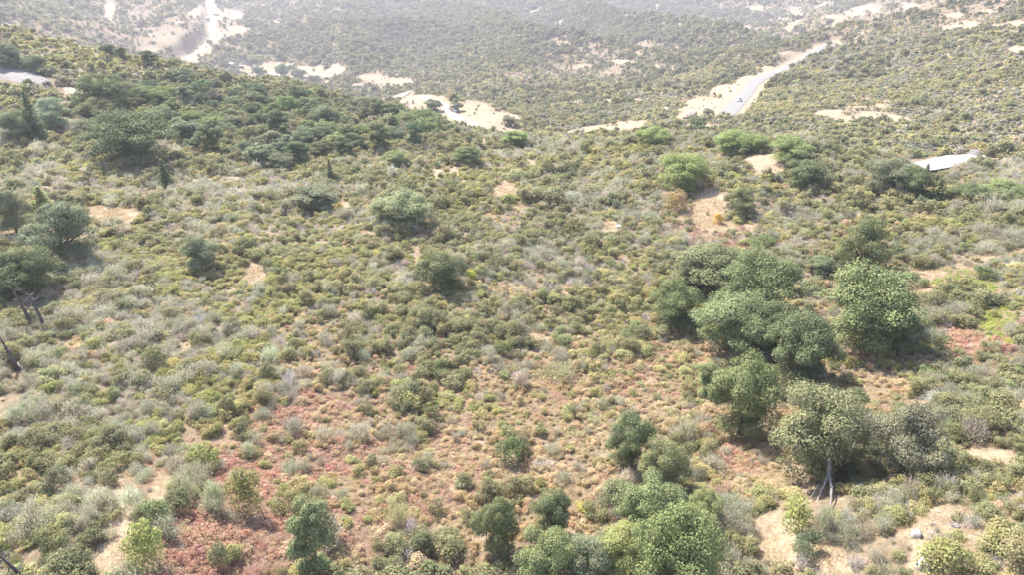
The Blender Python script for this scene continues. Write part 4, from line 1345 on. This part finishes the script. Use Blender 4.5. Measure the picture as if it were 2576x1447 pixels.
def car(name, u, v, heading, L, W, H, label, van=False):
    x, y, z = hit(u, v)
    o = bpy.data.objects.new(name, None)
    C.objects.link(o)
    o.location = (x, y, z + .32)
    o.rotation_euler = (0, 0, heading)
    tag(o, unique(label), 'car')
    lower = boxf((0, 0, .35), (L, W, .62), top=.97)
    upper = boxf((-.35, 0, .97), (L * .62, W * .92, H - 1.0), top=.82)
    obj('body', mesh_np('car body', *join([lower, upper]), MAT_PAINT), o)
    hz_ = H - 1.0
    for s in (-1, 1):
        obj('side_window', mesh_np('side window', *boxf((-.35, s * W * .43, 1.05), (L * .52, .06, hz_ * .62), top=.88), MAT_DARKGLASS), o)
    obj('windshield', mesh_np('windshield', *boxf((L * .265, 0, 1.05), (.14, W * .78, hz_ * .62), top=.92), MAT_DARKGLASS), o)
    obj('rear_window', mesh_np('rear window', *boxf((-L * .425, 0, 1.05), (.14, W * .74, hz_ * .55), top=.92), MAT_DARKGLASS), o)
    for sx in (-.32, .32):
        for sy in (-1, 1):
            wv, wf = tube([(sx * L, sy * (W / 2 - .24), .36), (sx * L, sy * (W / 2 + .02), .36)], [.36, .36], 14)
            caps = np.array([(sx * L, sy * (W / 2 + .02), .36)])
            n = len(wv)
            wv = np.concatenate([wv, caps])
            wf = np.concatenate([wf, [(14 + i, 14 + (i + 1) % 14, n, n) for i in range(0)]]) if False else wf
            wh = obj('wheel', mesh_np('wheel', wv, wf, MAT_RUBBER), o)
    return o


rl = ROADS['highway'][0]
cx_, cy_, _ = hit(1858, 255)
i_ = int(((rl - np.array([cx_, cy_])) ** 2).sum(1).argmin())
hd = math.atan2(*(rl[i_ + 2] - rl[i_ - 2])[::-1])
car('white_car', 1859, 255, hd, 5.4, 2.05, 1.95, 'white car driving on the highway along the right hillside')
rl = ROADS['pass_road'][0]
cx_, cy_, _ = hit(1142, 282)
i_ = int(((rl - np.array([cx_, cy_])) ** 2).sum(1).argmin())
hd = math.atan2(*(rl[i_ + 2] - rl[i_ - 2])[::-1])
car('white_car', 1145, 281, hd, 4.8, 1.95, 1.75, 'white car parked beside the bend of the gravel road')

# ------------------------------------------------------------------ the brush: where every plant stands
def jitter_grid(r0, r1, sp, th=0.82):
    n = int(2 * r1 / sp) + 2
    gx, gy = np.meshgrid((np.arange(n) - n / 2) * sp, np.arange(int(r1 / sp) + 2) * sp)
    gx = gx + (np.arange(gx.shape[0])[:, None] % 2) * sp * .5
    x = (gx + rng.uniform(-.48, .48, gx.shape) * sp).ravel()
    y = (gy + rng.uniform(-.48, .48, gy.shape) * sp).ravel()
    r = np.hypot(x, y)
    k = (r >= r0) & (r < r1) & (np.abs(np.arctan2(x, y)) < th)
    return x[k], y[k]


PAL = dict(
    G=[(.200, .192, .080), (.174, .173, .076), (.218, .200, .096), (.176, .177, .094)],
    S=[(.226, .214, .156), (.196, .192, .136), (.242, .220, .170), (.186, .186, .130)],
    D=[(.31, .28, .255), (.26, .23, .21), (.34, .30, .26)],
    B=[(.270, .212, .124), (.225, .178, .10), (.305, .246, .157), (.215, .186, .10)],
    R=[(.268, .160, .122), (.238, .172, .115), (.29, .205, .152), (.255, .146, .113), (.21, .153, .11)],
    Y=[(.215, .245, .062), (.195, .215, .06), (.20, .20, .075)],
    P=[(.22, .15, .115), (.26, .18, .14)],
    O=[(.132, .136, .070), (.160, .152, .080), (.120, .126, .070)],
)
STYLE = dict(G='leafy', S='feathery', D='dead', B='leafy', R='low', Y='low', P='feathery', O='scrub')
SIZE = dict(G=1.12, S=.98, D=.82, B=.66, R=.72, Y=.70, P=.72, O=1.5)
HGT = dict(G=.84, S=.95, D=1.0, B=.95, R=1.0, Y=.8, P=.62, O=.98)
TK = np.array(taken)


def sow(r0, r1, sp, grow, only=None):
    x, y = jitter_grid(r0, r1, sp, 1.15 if r1 < 130 else .88)
    z = gz(x, y)
    u, v = project(x, y, z)
    k = seen(x, y, 2.5 * grow, 3.0) & (v < 2300) & (v > -260)
    x, y, z = x[k], y[k], z[k]
    b = bareness(x, y, z)
    rd, _ = road_blend(x, y)
    thin = np.clip((fbm(x, y, 5.5 * grow ** .5, 451, 3) - .60) * 4, 0, .65) if r1 < 300 and not only else .10
    k = (rng.random(len(x)) > np.maximum(thin, np.clip((b - .20) / .24, 0, .955))) & (rd > np.where(z < -64, 3.0, 1.0) * grow)
    near = TK[np.hypot(TK[:, 0], TK[:, 1]) < r1 + 20]
    for ax, ay, ar in near:
        k &= (x - ax) ** 2 + (y - ay) ** 2 > ar * ar
    x, y, z, b = x[k], y[k], z[k], b[k]
    w = veg_weights(x, y, z)
    if only:                        # an extra low layer where only these kinds carpet the ground
        sel = [KINDS.index(k) for k in only]
        share = w[:, sel].sum(1)
        keep = rng.random(len(x)) < np.clip((share - .25) * 1.6, 0, 1)
        x, y, z, b, w = x[keep], y[keep], z[keep], b[keep], w[keep][:, sel]
        full = np.zeros((len(x), len(KINDS)))
        full[:, sel] = w / w.sum(1, keepdims=True)
        w = full
    c = (w.cumsum(1) < rng.random(len(x))[:, None]).sum(1).clip(0, len(KINDS) - 1)
    tint = np.zeros((len(x), 3))
    rad = np.zeros(len(x))
    hs = np.zeros(len(x))
    for i, kk in enumerate(KINDS):
        m = c == i
        n = m.sum()
        if not n:
            continue
        pal = np.array(PAL[kk])
        nz = np.clip(fbm(x[m], y[m], 11.0, 300 + i, 2) * 1.6 - .3 + rng.normal(0, .22, n), 0, .999) * (len(pal) - 1)
        j = nz.astype(int)
        f = (nz - j)[:, None]
        tint[m] = (pal[j] * (1 - f) + pal[np.minimum(j + 1, len(pal) - 1)] * f) * rng.lognormal(0, .10, (n, 1)) * rng.lognormal(0, .03, (n, 3))
        rad[m] = SIZE[kk] * grow * rng.lognormal(-.04, .30, n)
        hs[m] = HGT[kk] * rng.uniform(.78, 1.2, n)
    if r0 > 200:
        tint = np.where((c == KINDS.index('S'))[:, None], tint * .84, tint)
    if r0 > 400:                    # oak woodland, deeper in tone; tint darkened further for shade on the far slope
        tint *= np.where(c == KINDS.index('O'), .80, 1.0)[:, None]
        rad *= np.where(c == KINDS.index('O'), 1.15, .9)
    small = np.clip(1.15 - b * 1.4, .45, 1)
    rad = np.minimum(rad, 1.75 * grow)
    rad *= small * np.exp((fbm(x, y, 4.5 * grow ** .5, 411, 2) - .5) * 1.1)
    hs *= np.exp((fbm(x, y, 6.0 * grow ** .5, 431, 2) - .5) * .6)
    return dict(x=x, y=y, z=z, c=c, tint=tint, rad=rad, hs=hs * rad, b=b)


near_a = sow(17, 72, .76, .67)
near_b = sow(72, 128, .82, .72)
near = {k: np.concatenate([near_a[k], near_b[k]]) for k in near_a}
carpet = sow(17, 122, .58, .58, 'RBPY')
mid = sow(128, 225, 1.08, .88)
far1 = sow(225, 430, 1.5, 1.02)
far2 = sow(430, 820, 2.2, 1.38)
far3 = sow(820, 1900, 3.9, 2.35)

# ------------------------------------------------------------------ the largest shrubs in view, each an object of its own
u, v = project(near['x'], near['y'], near['z'] + near['hs'] * .6)
dist = np.sqrt(near['x'] ** 2 + near['y'] ** 2 + near['z'] ** 2)
px = near['rad'] * 2 * FPX / dist
inframe = (u > 4) & (u < 2572) & (v > 4) & (v < 1446)
single = np.zeros(len(u), bool)
SINGLE = dict(G=('olive_shrub', 'olive green shrubs on the brushy slope', 285), S=('sage_shrub', 'grey-green feathery shrubs on the brushy slope', 285), O=('scrub_oak_shrub', 'dark scrub oaks on the brushy slope', 200), B=('golden_shrub', 'golden brown shrubs on the drying slope', 240), D=('dead_shrub', 'bare grey dead shrubs on the brushy slope', 110))
WORDS = dict(G=['bright olive', 'deep olive', 'yellowish olive', 'fresh green'], S=['grey-green', 'dull green', 'pale silvery', 'dusky green'], O=['dark green', 'brownish green', 'blackish green'], B=['golden', 'brown', 'pale straw', 'tawny'], D=['pale grey', 'brownish grey', 'bleached'])
FORM = ['lumpy', 'domed', 'lopsided', 'ragged', 'spreading']
counts = {}
for i, kk in enumerate(KINDS):
    if kk not in SINGLE:
        continue
    nm, grp, most = SINGLE[kk]
    idx = np.where((near['c'] == i) & inframe)[0]
    idx = idx[np.argsort(-px[idx])][:most]
    single[idx] = True
    pal = np.array(PAL[kk])
    big, small_ = np.percentile(px[idx], 75), np.percentile(px[idx], 25)
    protos = [obj(nm, m) for m in BUSH[STYLE[kk]]]
    free = list(protos)
    for q in idx:
        k = random.randrange(5)
        o = protos[k]
        if o in free:
            free.remove(o)
        else:
            o = o.copy()
            C.objects.link(o)
        o.location = (near['x'][q], near['y'][q], near['z'][q] - .08)
        o.rotation_euler = (rng.normal(0, .06), rng.normal(0, .06), rng.uniform(0, 6.28))
        r = near['rad'][q]
        o.scale = (r * rng.uniform(.88, 1.14), r * rng.uniform(.88, 1.14), near['hs'][q])
        t = near['tint'][q]
        o['tint'] = [float(a) for a in t]
        hue = WORDS[kk][int(((pal / pal.sum(1, keepdims=True) - t / t.sum()) ** 2).sum(1).argmin())]
        size = 'large ' if px[q] > big else ('small ' if px[q] < small_ else '')
        tag(o, place_label(f'{size}{FORM[k]} {hue} {"dead shrub" if kk == "D" else "shrub"}', u[q], v[q]), 'shrub', grp)
    for o in free:
        bpy.data.objects.remove(o)

# ------------------------------------------------------------------ all the rest: one scattered mass per kind of cover
def proto_set(spec):
    col = bpy.data.collections.new('plant shapes')
    n = 0
    first = {}
    for st, cnt, leaf, num in spec:
        first[st] = (n, num)
        for i in range(num):
            o = bpy.data.objects.new(f'{n:03d} {st}', shrub_mesh(st, 900 + n * 7, st, cnt, leaf))
            col.objects.link(o)
            n += 1
    return col, first


def scatter(name, d, sel, col, first, style_of, label=None):
    n = int(sel.sum())
    if not n:
        return
    x, y, z = d['x'][sel], d['y'][sel], d['z'][sel] - .06
    me = bpy.data.meshes.new(name)
    me.vertices.add(n)
    me.vertices.foreach_set('co', np.stack([x, y, z], 1).astype(np.float32).ravel())
    pick = np.zeros(n, np.int32)
    zs = np.ones(n)
    for i, kk in enumerate(KINDS):
        m = d['c'][sel] == i
        if m.any():
            st = style_of[kk]
            a, num = first[st]
            pick[m] = a + rng.integers(0, num, m.sum())
    rad = d['rad'][sel]
    at = me.attributes.new('pick', 'INT', 'POINT')
    at.data.foreach_set('value', pick)
    at = me.attributes.new('turn', 'FLOAT_VECTOR', 'POINT')
    at.data.foreach_set('vector', np.stack([rng.normal(0, .06, n), rng.normal(0, .06, n), rng.uniform(0, 6.28, n)], 1).astype(np.float32).ravel())
    at = me.attributes.new('grow', 'FLOAT_VECTOR', 'POINT')
    at.data.foreach_set('vector', np.stack([rad * rng.uniform(.85, 1.15, n), rad * rng.uniform(.85, 1.15, n), d['hs'][sel]], 1).astype(np.float32).ravel())
    at = me.attributes.new('tint', 'FLOAT_COLOR', 'POINT')
    at.data.foreach_set('color', np.concatenate([d['tint'][sel], np.ones((n, 1))], 1).astype(np.float32).ravel())
    o = obj(name, me)
    tag(o, label, None, None, 'stuff')
    ng = bpy.data.node_groups.new('scatter', 'GeometryNodeTree')
    ng.interface.new_socket('Geometry', in_out='INPUT', socket_type='NodeSocketGeometry')
    ng.interface.new_socket('Geometry', in_out='OUTPUT', socket_type='NodeSocketGeometry')
    N, L = ng.nodes, ng.links
    gi, go_ = N.new('NodeGroupInput'), N.new('NodeGroupOutput')
    ci = N.new('GeometryNodeCollectionInfo')
    ci.inputs['Collection'].default_value = col
    ci.inputs['Separate Children'].default_value = True
    ci.inputs['Reset Children'].default_value = True
    ip = N.new('GeometryNodeInstanceOnPoints')
    ip.inputs['Pick Instance'].default_value = True

    def attr(nm, ty):
        a = N.new('GeometryNodeInputNamedAttribute')
        a.data_type = ty
        a.inputs['Name'].default_value = nm
        return a.outputs['Attribute']
    er = N.new('FunctionNodeEulerToRotation')
    L.new(attr('turn', 'FLOAT_VECTOR'), er.inputs[0])
    L.new(gi.outputs[0], ip.inputs['Points'])
    L.new(ci.outputs[0], ip.inputs['Instance'])
    L.new(attr('pick', 'INT'), ip.inputs['Instance Index'])
    L.new(er.outputs[0], ip.inputs['Rotation'])
    L.new(attr('grow', 'FLOAT_VECTOR'), ip.inputs['Scale'])
    L.new(ip.outputs[0], go_.inputs[0])
    md = o.modifiers.new('scatter', 'NODES')
    md.node_group = ng
    return o


SET_NEAR = proto_set((('leafy', 760, .135, 6), ('scrub', 900, .13, 5), ('feathery', 760, .105, 6), ('dead', 220, .11, 5), ('low', 480, .12, 6)))
SET_MID = proto_set((('leafy', 420, .19, 5), ('scrub', 480, .19, 5), ('feathery', 400, .15, 5), ('dead', 130, .16, 4), ('low', 220, .17, 4)))
SET_FAR = proto_set((('leafy', 110, .42, 5), ('scrub', 130, .42, 5), ('feathery', 130, .30, 5), ('low', 80, .35, 4)))
STYLE_FAR = dict(STYLE, D='low', S='leafy', P='low')
low_k = np.isin(near['c'], [KINDS.index(k) for k in 'RYP'])
scatter('red_and_gold_ground_cover', near, low_k & ~single, *SET_NEAR, STYLE, 'low red, brown and yellow-green scrub covering the ground')
STYLE_LOW = dict(STYLE, B='low', P='low')
scatter('scrub_carpet', carpet, np.ones(len(carpet['x']), bool), *SET_NEAR, STYLE_LOW, 'knee-high carpet of golden and red scrub')
scatter('chaparral', near, ~low_k & ~single, *SET_NEAR, STYLE, 'dense low shrubs filling in between the larger ones')
scatter('slope_chaparral', mid, np.ones(len(mid['x']), bool), *SET_MID, STYLE, 'dense shrubs on the upper slope up to the crest')
scatter('valley_brush', far1, np.ones(len(far1['x']), bool), *SET_FAR, STYLE_FAR, 'dense shrubs on the hillsides past the crest')
scatter('valley_woodland', far2, np.ones(len(far2['x']), bool), *SET_FAR, STYLE_FAR, 'scrubby woodland filling the valley')
scatter('far_woodland', far3, np.ones(len(far3['x']), bool), *SET_FAR, STYLE_FAR, 'hazy woodland on the far mountainside')

# dry grass on the open patches
gxs, gys = jitter_grid(24, 150, .62)
gzs = gz(gxs, gys)
uu, vv = project(gxs, gys, gzs)
k = (vv < 1600) & (vv > 300)
gxs, gys, gzs = gxs[k], gys[k], gzs[k]
gb = bareness(gxs, gys, gzs)
k = rng.random(len(gb)) < np.clip((gb - .15) * 1.5, 0, .75)
k &= fbm(gxs, gys, 3.0, 77, 2) > .38
gxs, gys, gzs = gxs[k], gys[k], gzs[k]
n = len(gxs)
gt = np.array([.26, .195, .115]) * rng.lognormal(0, .12, (n, 1))
grass = dict(x=gxs, y=gys, z=gzs, c=np.zeros(n, int), tint=gt, rad=rng.uniform(.6, 1.2, n), hs=rng.uniform(.5, 1.2, n))
scatter('dry_grass', grass, np.ones(n, bool), *proto_set((('tuft', 46, .035, 5),)), dict(G='tuft'), 'straw-coloured dry grass on the open patches')
print('plants', len(near['x']), single.sum(), len(mid['x']), len(far1['x']), len(far2['x']), len(far3['x']), 'grass', n, 'labels', len(used_labels))

# things of one kind that stand here and there share a group too
kin = {}
for o in scene.objects:
    if o.parent is None and o.get('category') and not o.get('group'):
        kin.setdefault(o.name.split('.')[0], []).append(o)
for nm, members in kin.items():
    if len(members) > 1:
        for o in members:
            o['group'] = nm.replace('_', ' ') + ('es' if nm.endswith(('bush', 'branch')) else 's') + ' on the hillside'

# ------------------------------------------------------------------ haze: one even box of air round the whole scene
hz_top = float(Z.max()) + 60.0
hz_bot = float(Z.min()) - 4.0
v, f = boxf((0, 0, hz_bot), (6600, 6600, hz_top - hz_bot))
hm, hnt, hout = new_mat('haze')
pv = hnt.nodes.new('ShaderNodeVolumePrincipled')
pv.inputs['Color'].default_value = (.86, .87, 1.0, 1)
pv.inputs['Density'].default_value = 0.00020
pv.inputs['Anisotropy'].default_value = 0.2
hnt.links.new(pv.outputs[0], hout.inputs['Volume'])
tag(obj('haze', mesh_np('haze', v, f, hm)), kind='stuff')
